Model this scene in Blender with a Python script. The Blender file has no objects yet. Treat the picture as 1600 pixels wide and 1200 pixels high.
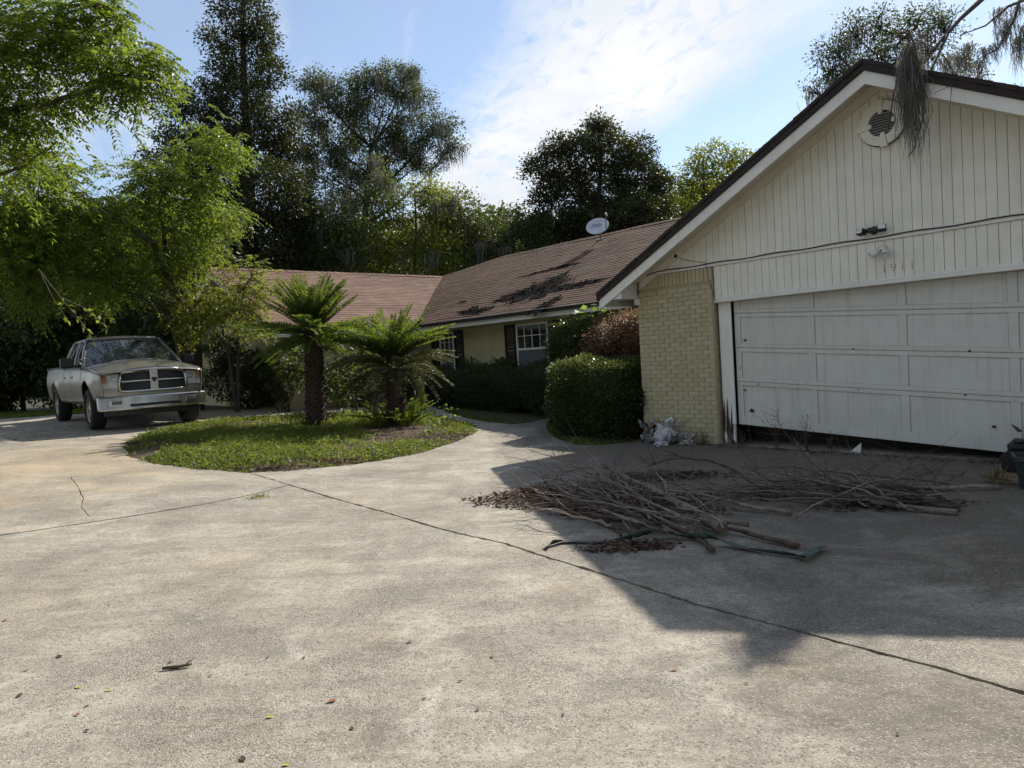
import bpy, bmesh, math, random
import numpy as np
from mathutils import Vector, Matrix, geometry

random.seed(7)
RNG = np.random.default_rng(7)
scene = bpy.context.scene
COL = scene.collection
R = math.radians

# ------------------------------------------------------------------ camera
FPX = 1109.0                       # focal length in photo pixels (1600 wide)
PITCH, ROLL = R(2.22), 0.06
EYE = np.array([0.0, 0.0, 1.5])
FW = np.array([0.0, math.cos(PITCH), -math.sin(PITCH)])
_r0 = np.array([1.0, 0, 0]); _u0 = np.cross(_r0, FW)
RT = math.cos(ROLL) * _r0 - math.sin(ROLL) * _u0
UP = math.sin(ROLL) * _r0 + math.cos(ROLL) * _u0
cam_d = bpy.data.cameras.new('camera')
cam = bpy.data.objects.new('camera', cam_d)
COL.objects.link(cam)
cam_d.sensor_fit = 'HORIZONTAL'; cam_d.sensor_width = 36.0
cam_d.lens = FPX / 1600.0 * 36.0
cam_d.clip_start = 0.05; cam_d.clip_end = 2000
cam.matrix_world = Matrix(((RT[0], UP[0], -FW[0], EYE[0]), (RT[1], UP[1], -FW[1], EYE[1]),
                           (RT[2], UP[2], -FW[2], EYE[2]), (0, 0, 0, 1)))
scene.camera = cam

# ------------------------------------------------------------------ world, sun, exposure
SUN = Vector((0.472, 0.62, 0.625)).normalized()
EXPOSURE = 0.5
SKY_STRENGTH = 0.115
SUN_STRENGTH = 5.0
CLOUD = 0.74
world = bpy.data.worlds.new('World'); scene.world = world
world.use_nodes = True
nt = world.node_tree; nt.nodes.clear()
def wn(t, **kw):
    n = nt.nodes.new(t)
    for k, v in kw.items(): setattr(n, k, v)
    return n
wo = wn('ShaderNodeOutputWorld'); bg = wn('ShaderNodeBackground'); bgc = wn('ShaderNodeBackground')
sky = wn('ShaderNodeTexSky', sky_type='NISHITA', sun_disc=False)
sky.sun_elevation = math.asin(SUN.z)
sky.sun_rotation = math.atan2(SUN.x, SUN.y)
sky.air_density = 1.0; sky.dust_density = .15; sky.ozone_density = 1.4
bg.inputs[1].default_value = SKY_STRENGTH
nt.links.new(sky.outputs[0], bg.inputs[0])
tc = wn('ShaderNodeTexCoord'); sep = wn('ShaderNodeSeparateXYZ')
nt.links.new(tc.outputs['Generated'], sep.inputs[0])
def wm(op, a, b=None, c=None, clamp=False):
    n = wn('ShaderNodeMath', operation=op, use_clamp=clamp)
    for i, s in enumerate((a, b, c)):
        if s is None: continue
        if isinstance(s, (int, float)): n.inputs[i].default_value = s
        else: nt.links.new(s, n.inputs[i])
    return n.outputs[0]
zc = wm('ADD', wm('MAXIMUM', sep.outputs[2], 0.0), 0.12)
pxx = wm('DIVIDE', sep.outputs[0], zc); pyy = wm('DIVIDE', sep.outputs[1], zc)
ea = wm('ADD', wm('MULTIPLY', pxx, .94), wm('MULTIPLY', pyy, .35))        # across the cloud bank
al = wm('ADD', wm('MULTIPLY', pxx, -.35), wm('MULTIPLY', pyy, .94))       # along it
cmb = wn('ShaderNodeCombineXYZ')
nt.links.new(ea, cmb.inputs[0]); nt.links.new(al, cmb.inputs[1])
def wnoise(scale, detail, rough, sx=1, sy=1, off=0.0, dist=0.0):
    m = wn('ShaderNodeMapping'); m.inputs['Scale'].default_value = (sx, sy, 1); m.inputs['Location'].default_value = (off, off * .7, off * .3)
    nt.links.new(cmb.outputs[0], m.inputs[0])
    n = wn('ShaderNodeTexNoise'); n.inputs['Scale'].default_value = scale
    n.inputs['Detail'].default_value = detail; n.inputs['Roughness'].default_value = rough
    n.inputs['Distortion'].default_value = dist
    nt.links.new(m.outputs[0], n.inputs[0]); return n.outputs[0]
n1 = wnoise(1.6, 5, .6, 1, .7, 3.1)
n2 = wnoise(13.0, 6, .62, 1.5, .75, 1.7, .6)          # ripples
n3 = wnoise(3.0, 6, .62, 1.6, .45, 8.3, .3)
ed = wm('ADD', ea, wm('MULTIPLY', wm('SUBTRACT', n1, .5), .36))
ed = wm('ADD', ed, wm('MULTIPLY', wm('SUBTRACT', n2, .5), .16))
# distance to the middle of the bank (banks come back every 2.4)
fr = wm('SUBTRACT', wm('PINGPONG', wm('SUBTRACT', ed, .96), 1.2), 0.0)
bank = wm('MULTIPLY_ADD', fr, -4.1, 1.85, clamp=True)
bank = wm('MULTIPLY', bank, wm('MULTIPLY_ADD', n2, 2.5, -.22, clamp=True), clamp=True)
veil = wm('MULTIPLY_ADD', n3, 3.4, -1.65, clamp=True)
veil = wm('MULTIPLY_ADD', veil, .7, .17)
lowh = wm('MULTIPLY_ADD', sep.outputs[2], -2.6, .75, clamp=True)
cl = wm('MAXIMUM', wm('MAXIMUM', bank, veil), lowh, clamp=True)
shade = wnoise(2.2, 4, .55, 1, 1, 5.5)
cr = wn('ShaderNodeMix', data_type='RGBA'); cr.inputs[6].default_value = (.70, .77, .87, 1); cr.inputs[7].default_value = (1, 1, 1, 1)
nt.links.new(wm('MULTIPLY_ADD', shade, 2.4, -.55, clamp=True), cr.inputs[0])
nt.links.new(cr.outputs[2], bgc.inputs[0]); bgc.inputs[1].default_value = CLOUD
mxs = wn('ShaderNodeMixShader')
nt.links.new(cl, mxs.inputs[0]); nt.links.new(bg.outputs[0], mxs.inputs[1]); nt.links.new(bgc.outputs[0], mxs.inputs[2])
nt.links.new(mxs.outputs[0], wo.inputs[0])

sd = bpy.data.lights.new('sun', 'SUN'); sd.energy = SUN_STRENGTH; sd.angle = R(0.55); sd.color = (1.0, .93, .82)
so = bpy.data.objects.new('sun', sd); COL.objects.link(so)
so.rotation_euler = (-SUN).to_track_quat('-Z', 'Y').to_euler()
so.location = (20, 30, 40)
scene.view_settings.view_transform = 'Standard'; scene.view_settings.look = 'None'
scene.view_settings.exposure = EXPOSURE; scene.view_settings.gamma = 1.0
scene.view_settings.use_curve_mapping = False
scene.render.engine = 'CYCLES'
scene.cycles.max_bounces = 7; scene.cycles.transparent_max_bounces = 6

# ------------------------------------------------------------------ pixel <-> world helpers
def ray(x, y): return FW + (x - 800) / FPX * RT - (y - 600) / FPX * UP
def g(x, y):
    """height of the ground: flat by the garage, rising gently to the left and back"""
    t = (y - 8) * .022 - x * .053
    k = .06
    s = k * math.log1p(math.exp(min(50, t / k)))
    k2 = .05
    return -k2 * math.log(math.exp(-s / k2) + math.exp(-.62 / k2))
def gnp(X, Y):
    t = (Y - 8) * .022 - X * .053
    s = .06 * np.log1p(np.exp(np.minimum(50, t / .06)))
    return -.05 * np.log(np.exp(-s / .05) + math.exp(-.62 / .05))
def gp(x, y, h=0.0):
    d = ray(x, y); t = 8.0
    for i in range(120):
        P = EYE + d * t
        t += .5 * (g(P[0], P[1]) + h - P[2]) / min(d[2], -.02)
    return EYE + d * t
def at(x, y, depth):
    d = ray(x, y); return EYE + d * (depth / d.dot(FW))
HU = np.array([.666, -.746, 0.0]); HU /= np.linalg.norm(HU)
HV = np.array([-HU[1], HU[0], 0.0])
HC = np.array([2.1124, 11.5221, 0.0])
def W(u, v, z=0.0): return HC + HU * u + HV * v + np.array([0, 0, z])
def onplane(x, y, P0, n):
    d = ray(x, y); return EYE + d * (((P0 - EYE) @ n) / (d @ n))
def touv(P):
    q = np.asarray(P) - HC; return q @ HU, q @ HV, P[2]

# ------------------------------------------------------------------ material helpers
def new_mat(name):
    m = bpy.data.materials.new(name); m.use_nodes = True
    t = m.node_tree; b = t.nodes['Principled BSDF']
    return m, t, b
def N(t, typ, **kw):
    n = t.nodes.new(typ)
    for k, v in kw.items(): setattr(n, k, v)
    return n
def tex_coord(t, scale=(1, 1, 1)):
    c = N(t, 'ShaderNodeTexCoord'); m = N(t, 'ShaderNodeMapping'); m.inputs['Scale'].default_value = scale
    t.links.new(c.outputs['Object'], m.inputs[0]); return m.outputs[0]
def noise(t, vec, scale, detail=4, rough=.6, dist=0.0):
    n = N(t, 'ShaderNodeTexNoise'); n.inputs['Scale'].default_value = scale; n.inputs['Detail'].default_value = detail
    n.inputs['Roughness'].default_value = rough; n.inputs['Distortion'].default_value = dist
    t.links.new(vec, n.inputs[0]); return n.outputs[0]
def ramp(t, fac, stops):
    n = N(t, 'ShaderNodeValToRGB'); e = n.color_ramp.elements
    while len(e) < len(stops): e.new(.5)
    for i, (p, c) in enumerate(stops):
        e[i].position = p; e[i].color = (*c, 1) if len(c) == 3 else c
    t.links.new(fac, n.inputs[0]); return n.outputs[0]
def g3(v): return (v, v, v)
def mix(t, fac, a, b, blend='MIX'):
    n = N(t, 'ShaderNodeMix', data_type='RGBA', blend_type=blend)
    for i, s in ((0, fac), (6, a), (7, b)):
        if isinstance(s, (int, float)): n.inputs[i].default_value = s
        elif isinstance(s, tuple): n.inputs[i].default_value = (*s, 1) if len(s) == 3 else s
        else: t.links.new(s, n.inputs[i])
    return n.outputs[2]
def mth(t, op, a, b=0.0, c=None, clamp=False):
    n = N(t, 'ShaderNodeMath', operation=op, use_clamp=clamp)
    for i, s in enumerate((a, b, c)):
        if s is None: continue
        if isinstance(s, (int, float)): n.inputs[i].default_value = s
        else: t.links.new(s, n.inputs[i])
    return n.outputs[0]
def bump(t, b, h, strength=.3, dist=.01):
    n = N(t, 'ShaderNodeBump'); n.inputs['Strength'].default_value = strength; n.inputs['Distance'].default_value = dist
    t.links.new(h, n.inputs['Height']); t.links.new(n.outputs[0], b.inputs['Normal'])
def island(t): return N(t, 'ShaderNodeNewGeometry').outputs['Random Per Island']
def objrand(t): return N(t, 'ShaderNodeObjectInfo').outputs['Random']

def plain(name, col, rough=.6, metal=0.0, var=.12, scale=6.0, bumps=.0, spec=None, grime=0.0, grimecol=(.12, .10, .07)):
    m, t, b = new_mat(name)
    v = tex_coord(t)
    n = noise(t, v, scale, 6, .65)
    lo = tuple(c * (1 - var * 1.6) for c in col); hi = tuple(min(1, c * (1 + var)) for c in col)
    c = ramp(t, n, [(.3, lo), (.7, hi)])
    if grime:
        n2 = noise(t, v, scale * .35, 8, .7, .6)
        f = ramp(t, n2, [(.5, g3(0)), (.72, g3(grime))])
        c = mix(t, f, c, grimecol)
    t.links.new(c, b.inputs['Base Color'])
    b.inputs['Roughness'].default_value = rough; b.inputs['Metallic'].default_value = metal
    if spec is not None: b.inputs['Specular IOR Level'].default_value = spec
    if bumps: bump(t, b, noise(t, v, scale * 8, 5, .7), bumps, .01)
    return m

def leaf_mat(name, lo, hi, trans=(.2, .35, .04), tfac=.4, rough=.42, spec=.35, red=None):
    m = bpy.data.materials.new(name); m.use_nodes = True; t = m.node_tree
    b = t.nodes['Principled BSDF']; out = t.nodes['Material Output']
    r = island(t)
    c = ramp(t, r, [(0, lo), (1, hi)] if red is None else [(0, lo), (.62, hi), (.80, red), (1, red)])
    v = tex_coord(t)
    c = mix(t, ramp(t, noise(t, v, .8, 3), [(.35, g3(.0)), (.7, g3(.45))]), c, tuple(x * .6 for x in lo))
    t.links.new(c, b.inputs['Base Color']); b.inputs['Roughness'].default_value = rough
    b.inputs['Specular IOR Level'].default_value = spec
    tr = N(t, 'ShaderNodeBsdfTranslucent')
    tl = tuple(x * .65 for x in trans)
    t.links.new(ramp(t, r, [(0, tl), (1, trans)]), tr.inputs[0])
    ms = N(t, 'ShaderNodeMixShader'); ms.inputs[0].default_value = tfac
    t.links.new(b.outputs[0], ms.inputs[1]); t.links.new(tr.outputs[0], ms.inputs[2]); t.links.new(ms.outputs[0], out.inputs[0])
    return m

# ------------------------------------------------------------------ object helpers
def raw_mesh(name, verts, faces):
    """verts (n,3) array; faces (m,k) int array or list of tuples"""
    me = bpy.data.meshes.new(name)
    if isinstance(faces, np.ndarray):
        V_ = np.asarray(verts, np.float32); k = faces.shape[1]
        me.vertices.add(len(V_)); me.vertices.foreach_set('co', V_.ravel())
        me.loops.add(faces.size); me.loops.foreach_set('vertex_index', faces.astype(np.int32).ravel())
        me.polygons.add(len(faces)); me.polygons.foreach_set('loop_start', np.arange(0, faces.size, k, dtype=np.int32))
        me.update(calc_edges=True)
    else:
        me.from_pydata([tuple(map(float, v)) for v in verts], [], [tuple(f) for f in faces]); me.update()
    return me
def link(name, me, mat=None, parent=None, smooth=False, label=None):
    o = bpy.data.objects.new(name, me); COL.objects.link(o)
    if mat is not None and me is not None:
        if len(me.materials) == 0: me.materials.append(mat)
    if parent is not None: o.parent = parent
    if smooth: me.polygons.foreach_set('use_smooth', np.ones(len(me.polygons), bool))
    if label: o['label'] = label
    return o
def tag(o, label, cat, group=None):
    o['label'] = label; o['category'] = cat
    if group: o['group'] = group
    return o
def thing(name, label, cat, loc=(0, 0, 0), rz=0.0, group=None):
    o = bpy.data.objects.new(name, None); COL.objects.link(o); o.empty_display_size = .2
    o.location = tuple(map(float, loc)); o.rotation_euler = (0, 0, rz)
    return tag(o, label, cat, group)
def struct(o): o['kind'] = 'structure'; return o
def stuff(o): o['kind'] = 'stuff'; return o

class MB:
    def __init__(s): s.v = []; s.f = []
    def add(s, vs, fs):
        o = len(s.v); s.v.extend([tuple(map(float, p)) for p in vs]); s.f.extend([tuple(i + o for i in f) for f in fs]); return s
    def box(s, x0, x1, y0, y1, z0, z1, M=None):
        vs = [(x, y, z) for z in (z0, z1) for y in (y0, y1) for x in (x0, x1)]
        if M is not None: vs = [tuple(M @ Vector(p)) for p in vs]
        return s.add(vs, [(0, 2, 3, 1), (4, 5, 7, 6), (0, 1, 5, 4), (2, 6, 7, 3), (0, 4, 6, 2), (1, 3, 7, 5)])
    def prism(s, poly, off):
        n = len(poly); off = np.asarray(off, float)
        vs = [np.asarray(p, float) for p in poly]; vs = vs + [p + off for p in vs]
        fs = [tuple(range(n))[::-1], tuple(range(n, 2 * n))] + [(i, (i + 1) % n, (i + 1) % n + n, i + n) for i in range(n)]
        return s.add(vs, fs)
    def tube(s, pts, rad, n=6, cap=True, flat=1.0):
        pts = [np.asarray(p, float) for p in pts]
        if not hasattr(rad, '__len__'): rad = [rad] * len(pts)
        o = len(s.v); ref = np.array([.13, .27, .95])
        for i, p in enumerate(pts):
            d = pts[min(i + 1, len(pts) - 1)] - pts[max(i - 1, 0)]
            L = np.linalg.norm(d); d = d / L if L > 1e-9 else np.array([0, 0, 1.])
            a = np.cross(d, ref)
            if np.linalg.norm(a) < .15: a = np.cross(d, np.array([1., .1, 0]))
            a /= np.linalg.norm(a); b = np.cross(d, a)
            for k in range(n):
                th = 2 * math.pi * k / n
                s.v.append(tuple(p + rad[i] * (math.cos(th) * a + flat * math.sin(th) * b)))
        for i in range(len(pts) - 1):
            for k in range(n):
                a0 = o + i * n + k; a1 = o + i * n + (k + 1) % n
                s.f.append((a0, a1, a1 + n, a0 + n))
        if cap:
            s.f.append(tuple(o + k for k in range(n))[::-1]); e = o + (len(pts) - 1) * n
            s.f.append(tuple(e + k for k in range(n)))
        return s
    def lathe(s, prof, n=24, M=None, close=False):
        o = len(s.v)
        for (r_, z) in prof:
            for k in range(n):
                th = 2 * math.pi * k / n
                p = Vector((r_ * math.cos(th), r_ * math.sin(th), z))
                s.v.append(tuple(M @ p) if M is not None else tuple(p))
        m = len(prof)
        for i in range(m - 1 + (1 if close else 0)):
            j = (i + 1) % m
            for k in range(n):
                s.f.append((o + i * n + k, o + i * n + (k + 1) % n, o + j * n + (k + 1) % n, o + j * n + k))
        return s
    def grid(s, G):
        G = np.asarray(G, float); h, w = G.shape[:2]; o = len(s.v)
        s.v.extend([tuple(p) for p in G.reshape(-1, 3)])
        for i in range(h - 1):
            for j in range(w - 1):
                s.f.append((o + i * w + j, o + i * w + j + 1, o + (i + 1) * w + j + 1, o + (i + 1) * w + j))
        return s
    def ribbon(s, pts, width, side):
        side = np.asarray(side, float); o = len(s.v)
        for i, p in enumerate(pts):
            w = width[i] if hasattr(width, '__len__') else width
            s.v.append(tuple(np.asarray(p) - side * w / 2)); s.v.append(tuple(np.asarray(p) + side * w / 2))
        for i in range(len(pts) - 1):
            a = o + 2 * i; s.f.append((a, a + 1, a + 3, a + 2))
        return s
    def mesh(s, name): return raw_mesh(name, s.v, s.f)
    def build(s, name, mat, parent=None, smooth=False, bevel=0.0, label=None, solid=0.0):
        o = link(name, s.mesh(name), mat, parent, smooth, label)
        if solid:
            md = o.modifiers.new('thick', 'SOLIDIFY'); md.thickness = solid; md.offset = 0
        if bevel:
            md = o.modifiers.new('bevel', 'BEVEL'); md.width = bevel; md.segments = 2; md.limit_method = 'ANGLE'
        return o
def bez(p0, p1, p2, n):
    p0, p1, p2 = (np.asarray(p, float) for p in (p0, p1, p2))
    return [(1 - t) ** 2 * p0 + 2 * t * (1 - t) * p1 + t * t * p2 for t in np.linspace(0, 1, n)]
def unit(a): return a / np.maximum(np.linalg.norm(a, axis=-1, keepdims=True), 1e-9)

def leaf_arrays(P, A, L, Wd, rng, up_bias=.6):
    """diamond leaves: P (n,3) base, A (n,3) axis, L length, Wd width"""
    n = len(P); A = unit(A)
    nr = unit(rng.normal(size=(n, 3)) + np.array([0, 0, up_bias * 2]))
    S = unit(np.cross(A, nr)); Nn = np.cross(S, A)
    L = np.broadcast_to(np.asarray(L, float), (n,))[:, None]; Wd = np.broadcast_to(np.asarray(Wd, float), (n,))[:, None]
    mid = P + A * L * .45 + Nn * L * .06
    v = np.stack([P, mid + S * Wd * .5, P + A * L - Nn * L * .06, mid - S * Wd * .5], 1).reshape(-1, 3)
    f = np.arange(4 * n).reshape(n, 4)
    return v, f
def cat_arrays(parts):
    vs, fs, o = [], [], 0
    for v, f in parts:
        vs.append(v); fs.append(f + o); o += len(v)
    return np.concatenate(vs), np.concatenate(fs)

# ================================================================== MATERIALS
def concrete_mat():
    m, t, b = new_mat('weathered_concrete')
    v = tex_coord(t)
    big = noise(t, v, .35, 5, .6, .4); med = noise(t, v, 2.4, 9, .72, .7); fin = noise(t, v, 28, 7, .75)
    base = ramp(t, big, [(.30, (.385, .335, .262)), (.5, (.42, .382, .315)), (.72, (.445, .412, .35))])
    # dirt: cloudy, streaky and patchy, each at its own scale
    base = mix(t, ramp(t, med, [(.36, g3(.55)), (.55, g3(0))]), base, (.22, .20, .165))
    st2 = noise(t, tex_coord(t, (.55, 2.6, 1)), 1.5, 10, .78, .5)
    base = mix(t, ramp(t, st2, [(.40, g3(.55)), (.54, g3(0))]), base, (.20, .185, .155))
    base = mix(t, ramp(t, noise(t, tex_coord(t, (1.2, .8, 1)), 1.3, 9, .75, 1.0), [(.55, g3(0)), (.66, g3(.6))]), base, (.55, .515, .445))
    base = mix(t, ramp(t, noise(t, v, .55, 6, .7, 1.4), [(.60, g3(0)), (.66, g3(.35)), (.70, g3(.05))]), base, (.17, .15, .12))
    base = mix(t, ramp(t, fin, [(.34, g3(.6)), (.50, g3(0))]), base, (.14, .125, .10))
    # mildew mottling plus garage shade put into the colour, strongest by the door
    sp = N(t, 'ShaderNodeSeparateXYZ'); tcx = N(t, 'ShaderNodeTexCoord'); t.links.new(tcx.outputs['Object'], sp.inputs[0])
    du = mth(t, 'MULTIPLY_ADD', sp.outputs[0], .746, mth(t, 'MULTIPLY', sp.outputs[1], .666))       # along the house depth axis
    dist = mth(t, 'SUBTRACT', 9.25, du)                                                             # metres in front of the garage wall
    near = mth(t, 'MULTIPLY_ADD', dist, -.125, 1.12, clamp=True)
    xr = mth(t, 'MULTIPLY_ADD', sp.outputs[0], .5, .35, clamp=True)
    mildew_shade = ramp(t, mth(t, 'ADD', mth(t, 'MULTIPLY', noise(t, v, 1.1, 9, .74, .9), 1.0), mth(t, 'MULTIPLY', mth(t, 'MULTIPLY', near, xr), .42)), [(.56, g3(0)), (.80, g3(.85))])
    base = mix(t, mildew_shade, base, (.092, .076, .056))
    # washed-in tan sand on the upper left of the drive
    vd = N(t, 'ShaderNodeVectorMath', operation='DISTANCE'); t.links.new(tcx.outputs['Object'], vd.inputs[0]); vd.inputs[1].default_value = (-6.5, 9.6, .2)
    sand = ramp(t, mth(t, 'ADD', noise(t, tex_coord(t, (.6, 1.8, 1)), 1.0, 9, .72, .8), mth(t, 'MULTIPLY_ADD', vd.outputs['Value'], -.085, .34, clamp=True)), [(.56, g3(0)), (.78, g3(.7))])
    base = mix(t, sand, base, (.46, .36, .235))
    vo = N(t, 'ShaderNodeTexVoronoi'); vo.inputs['Scale'].default_value = 115; t.links.new(v, vo.inputs[0])   # exposed pebbles
    wear = ramp(t, noise(t, v, .9, 7, .7, .5), [(.40, g3(.05)), (.62, g3(1))])
    peb = ramp(t, vo.outputs['Distance'], [(.30, g3(0)), (.62, g3(1))])
    base = mix(t, mth(t, 'MULTIPLY', mth(t, 'MULTIPLY', peb, wear), .75), base, (.13, .117, .096))
    sepc = N(t, 'ShaderNodeSeparateColor'); t.links.new(vo.outputs['Color'], sepc.inputs[0])
    lightp = ramp(t, sepc.outputs[0], [(.74, g3(0)), (.92, g3(.42))])
    base = mix(t, mth(t, 'MULTIPLY', lightp, mth(t, 'SUBTRACT', 1.0, peb)), base, (.62, .585, .52))
    base = mix(t, ramp(t, sepc.outputs[1], [(.88, g3(0)), (.93, g3(.6))]), base, (.09, .08, .065))
    # thin wandering hairline cracks
    st = noise(t, tex_coord(t, (.5, 1.6, 1)), 1.1, 12, .72, 1.4)
    base = mix(t, ramp(t, st, [(.492, g3(0)), (.5, g3(.5)), (.508, g3(0))]), base, (.13, .115, .09))
    t.links.new(base, b.inputs['Base Color'])
    b.inputs['Roughness'].default_value = .88; b.inputs['Specular IOR Level'].default_value = .25
    h = mth(t, 'ADD', mth(t, 'MULTIPLY', peb, mth(t, 'MULTIPLY', wear, -.8)), mth(t, 'MULTIPLY', noise(t, v, 60, 5, .7), .9))
    h = mth(t, 'ADD', h, mth(t, 'MULTIPLY', med, 1.2))
    bump(t, b, h, .5, .006)
    return m
def soil_mat():
    m, t, b = new_mat('soil_and_dry_grass')
    v = tex_coord(t)
    c = ramp(t, noise(t, v, 1.2, 8, .7), [(.3, (.030, .030, .015)), (.5, (.040, .050, .020)), (.7, (.045, .065, .022))])
    c = mix(t, ramp(t, noise(t, v, 25, 5, .7), [(.4, g3(.6)), (.6, g3(0))]), c, (.025, .018, .012))
    t.links.new(c, b.inputs['Base Color']); b.inputs['Roughness'].default_value = .95
    bump(t, b, noise(t, v, 30, 6, .7), .8, .03)
    return m
def shingle_mat(name, a, bb, cc):
    m, t, b = new_mat(name)
    v = tex_coord(t)
    c = ramp(t, island(t), [(0, a), (.5, bb), (1, cc)])
    c = mix(t, ramp(t, noise(t, tex_coord(t, (1, .35, .35)), 1.1, 6, .65), [(.38, g3(.55)), (.62, g3(0))]), c, tuple(x * .45 for x in a))
    c = mix(t, ramp(t, noise(t, v, 160, 2, .5), [(.4, g3(.35)), (.6, g3(0))]), c, tuple(x * .4 for x in a))
    t.links.new(c, b.inputs['Base Color']); b.inputs['Roughness'].default_value = .92; b.inputs['Specular IOR Level'].default_value = .2
    bump(t, b, noise(t, v, 140, 3, .6), .5, .004)
    return m
def brick_tex_mat(name, col, mortar):
    m, t, b = new_mat(name)
    c_ = N(t, 'ShaderNodeTexCoord'); sp = N(t, 'ShaderNodeSeparateXYZ'); cb = N(t, 'ShaderNodeCombineXYZ')
    t.links.new(c_.outputs['Object'], sp.inputs[0])
    t.links.new(mth(t, 'ADD', sp.outputs[0], sp.outputs[1]), cb.inputs[0]); t.links.new(sp.outputs[2], cb.inputs[1])
    br = N(t, 'ShaderNodeTexBrick'); br.inputs['Scale'].default_value = 1.0
    br.inputs['Brick Width'].default_value = .2; br.inputs['Row Height'].default_value = .068; br.inputs['Mortar Size'].default_value = .006
    br.inputs['Color1'].default_value = (*col, 1); br.inputs['Color2'].default_value = (*[x * .86 for x in col], 1); br.inputs['Mortar'].default_value = (*mortar, 1)
    t.links.new(cb.outputs[0], br.inputs[0])
    cc = mix(t, ramp(t, noise(t, c_.outputs['Object'], 2.0, 6, .7), [(.45, g3(0)), (.7, g3(.4))]), br.outputs[0], tuple(x * .55 for x in col))
    t.links.new(cc, b.inputs['Base Color']); b.inputs['Roughness'].default_value = .85
    bump(t, b, mth(t, 'SUBTRACT', 1.0, br.outputs['Fac']), .5, .006)
    return m
def paint_mat(name, col, dirt=(.28, .25, .19), amount=.5, rough=.65):
    m, t, b = new_mat(name)
    v = tex_coord(t)
    c = ramp(t, noise(t, v, 3, 6, .65), [(.3, tuple(x * .88 for x in col)), (.7, col)])
    streak = noise(t, tex_coord(t, (9, 9, .7)), 1.6, 7, .7)
    c = mix(t, ramp(t, streak, [(.52, g3(0)), (.78, g3(amount))]), c, dirt)
    c = mix(t, ramp(t, objrand(t), [(0, g3(.0)), (1, g3(.10))]), c, dirt)
    speck = noise(t, v, 34, 3, .6)
    c = mix(t, ramp(t, speck, [(.70, g3(0)), (.76, g3(.8 * amount))]), c, (.20, .15, .10))
    t.links.new(c, b.inputs['Base Color']); b.inputs['Roughness'].default_value = rough
    bump(t, b, noise(t, tex_coord(t, (30, 30, 2)), 6, 4, .6), .18, .003)
    return m
def brick_paint():
    m, t, b = new_mat('cream_painted_brick')
    v = tex_coord(t)
    c = ramp(t, objrand(t), [(0, (.41, .36, .225)), (.35, (.44, .39, .25)), (.7, (.475, .425, .28)), (1, (.42, .36, .22))])
    c = mix(t, ramp(t, noise(t, v, 9, 6, .7), [(.5, g3(0)), (.75, g3(.35))]), c, (.26, .215, .115))
    t.links.new(c, b.inputs['Base Color']); b.inputs['Roughness'].default_value = .8
    bump(t, b, noise(t, v, 40, 5, .7), .5, .006)
    return m
def glass_mat(name, col=(.012, .016, .018), rough=.04, spec=.8):
    m, t, b = new_mat(name)
    v = tex_coord(t)
    t.links.new(ramp(t, noise(t, v, 2.5, 4), [(.35, col), (.7, tuple(x * 2.2 for x in col))]), b.inputs['Base Color'])
    b.inputs['Roughness'].default_value = rough; b.inputs['Specular IOR Level'].default_value = spec
    b.inputs['Coat Weight'].default_value = .6; b.inputs['Coat Roughness'].default_value = .03
    return m

M = {}
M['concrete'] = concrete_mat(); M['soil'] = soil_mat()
M['roof'] = shingle_mat('faded_brown_shingles', (.205, .128, .098), (.245, .155, .119), (.28, .182, .142))
M['roof_shaded'] = shingle_mat('shaded_weathered_shingles', (.122, .071, .048), (.146, .087, .061), (.176, .108, .078))  # darker copy for the main slope, its dim light and algae put into the colour
M['roof_dark'] = plain('dark_brown_roof_edge', (.030, .020, .018), .85, var=.3, scale=14, bumps=.4)
M['felt'] = leaf_mat('torn_black_felt', (.008, .007, .006), (.040, .032, .026), (.02, .02, .02), .02, 1.0, .05)
M['felt_base'] = plain('bare_roof_felt', (.014, .012, .011), 1.0, var=.5, scale=20, bumps=.8, spec=.03)
M['siding'] = paint_mat('cream_siding_paint', (.82, .80, .70), dirt=(.42, .39, .31), amount=.38)
M['siding_back'] = plain('siding_groove', (.50, .47, .39), .8)
M['trim'] = paint_mat('white_trim_paint', (.80, .79, .74), dirt=(.40, .37, .30), amount=.35)
M['soffit'] = paint_mat('cream_soffit_paint', (.74, .69, .58), dirt=(.42, .37, .28), amount=.3)
M['door'] = paint_mat('white_garage_door_paint', (.63, .63, .585), dirt=(.34, .30, .22), amount=.62)
M['brick'] = brick_paint(); M['mortar'] = plain('cream_mortar', (.37, .325, .205), .9, bumps=.4, scale=9)
M['brickwall'] = brick_tex_mat('cream_brick_wall', (.50, .435, .25), (.42, .37, .22))
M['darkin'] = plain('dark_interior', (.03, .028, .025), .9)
M['rot'] = plain('rotten_wood', (.075, .040, .025), .95, var=.5, scale=30, bumps=.8)
M['shutter'] = plain('black_shutter_paint', (.012, .012, .014), .55)
M['glass'] = glass_mat('window_glass'); M['screen'] = plain('grey_insect_screen', (.10, .115, .12), .7)
M['louvre'] = plain('grey_louvre', (.30, .29, .27), .7)
M['black'] = plain('black_plastic', (.012, .012, .013), .5); M['white_pl'] = plain('white_plastic', (.72, .72, .72), .35)
M['lens'] = glass_mat('lamp_lens', (.35, .35, .33), .1)
M['cable'] = plain('black_cable', (.012, .012, .014), .55)
M['number'] = plain('rusty_number_marks', (.33, .25, .17), .8, var=.35, scale=40)
M['bark'] = plain('grey_bark', (.085, .070, .055), .95, var=.4, scale=7, bumps=.9)
M['barkdark'] = plain('dark_bark', (.045, .036, .028), .95, var=.4, scale=7, bumps=.9)
M['moss'] = leaf_mat('spanish_moss', (.17, .165, .145), (.30, .29, .26), (.26, .25, .21), .35, .9, .1)

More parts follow.
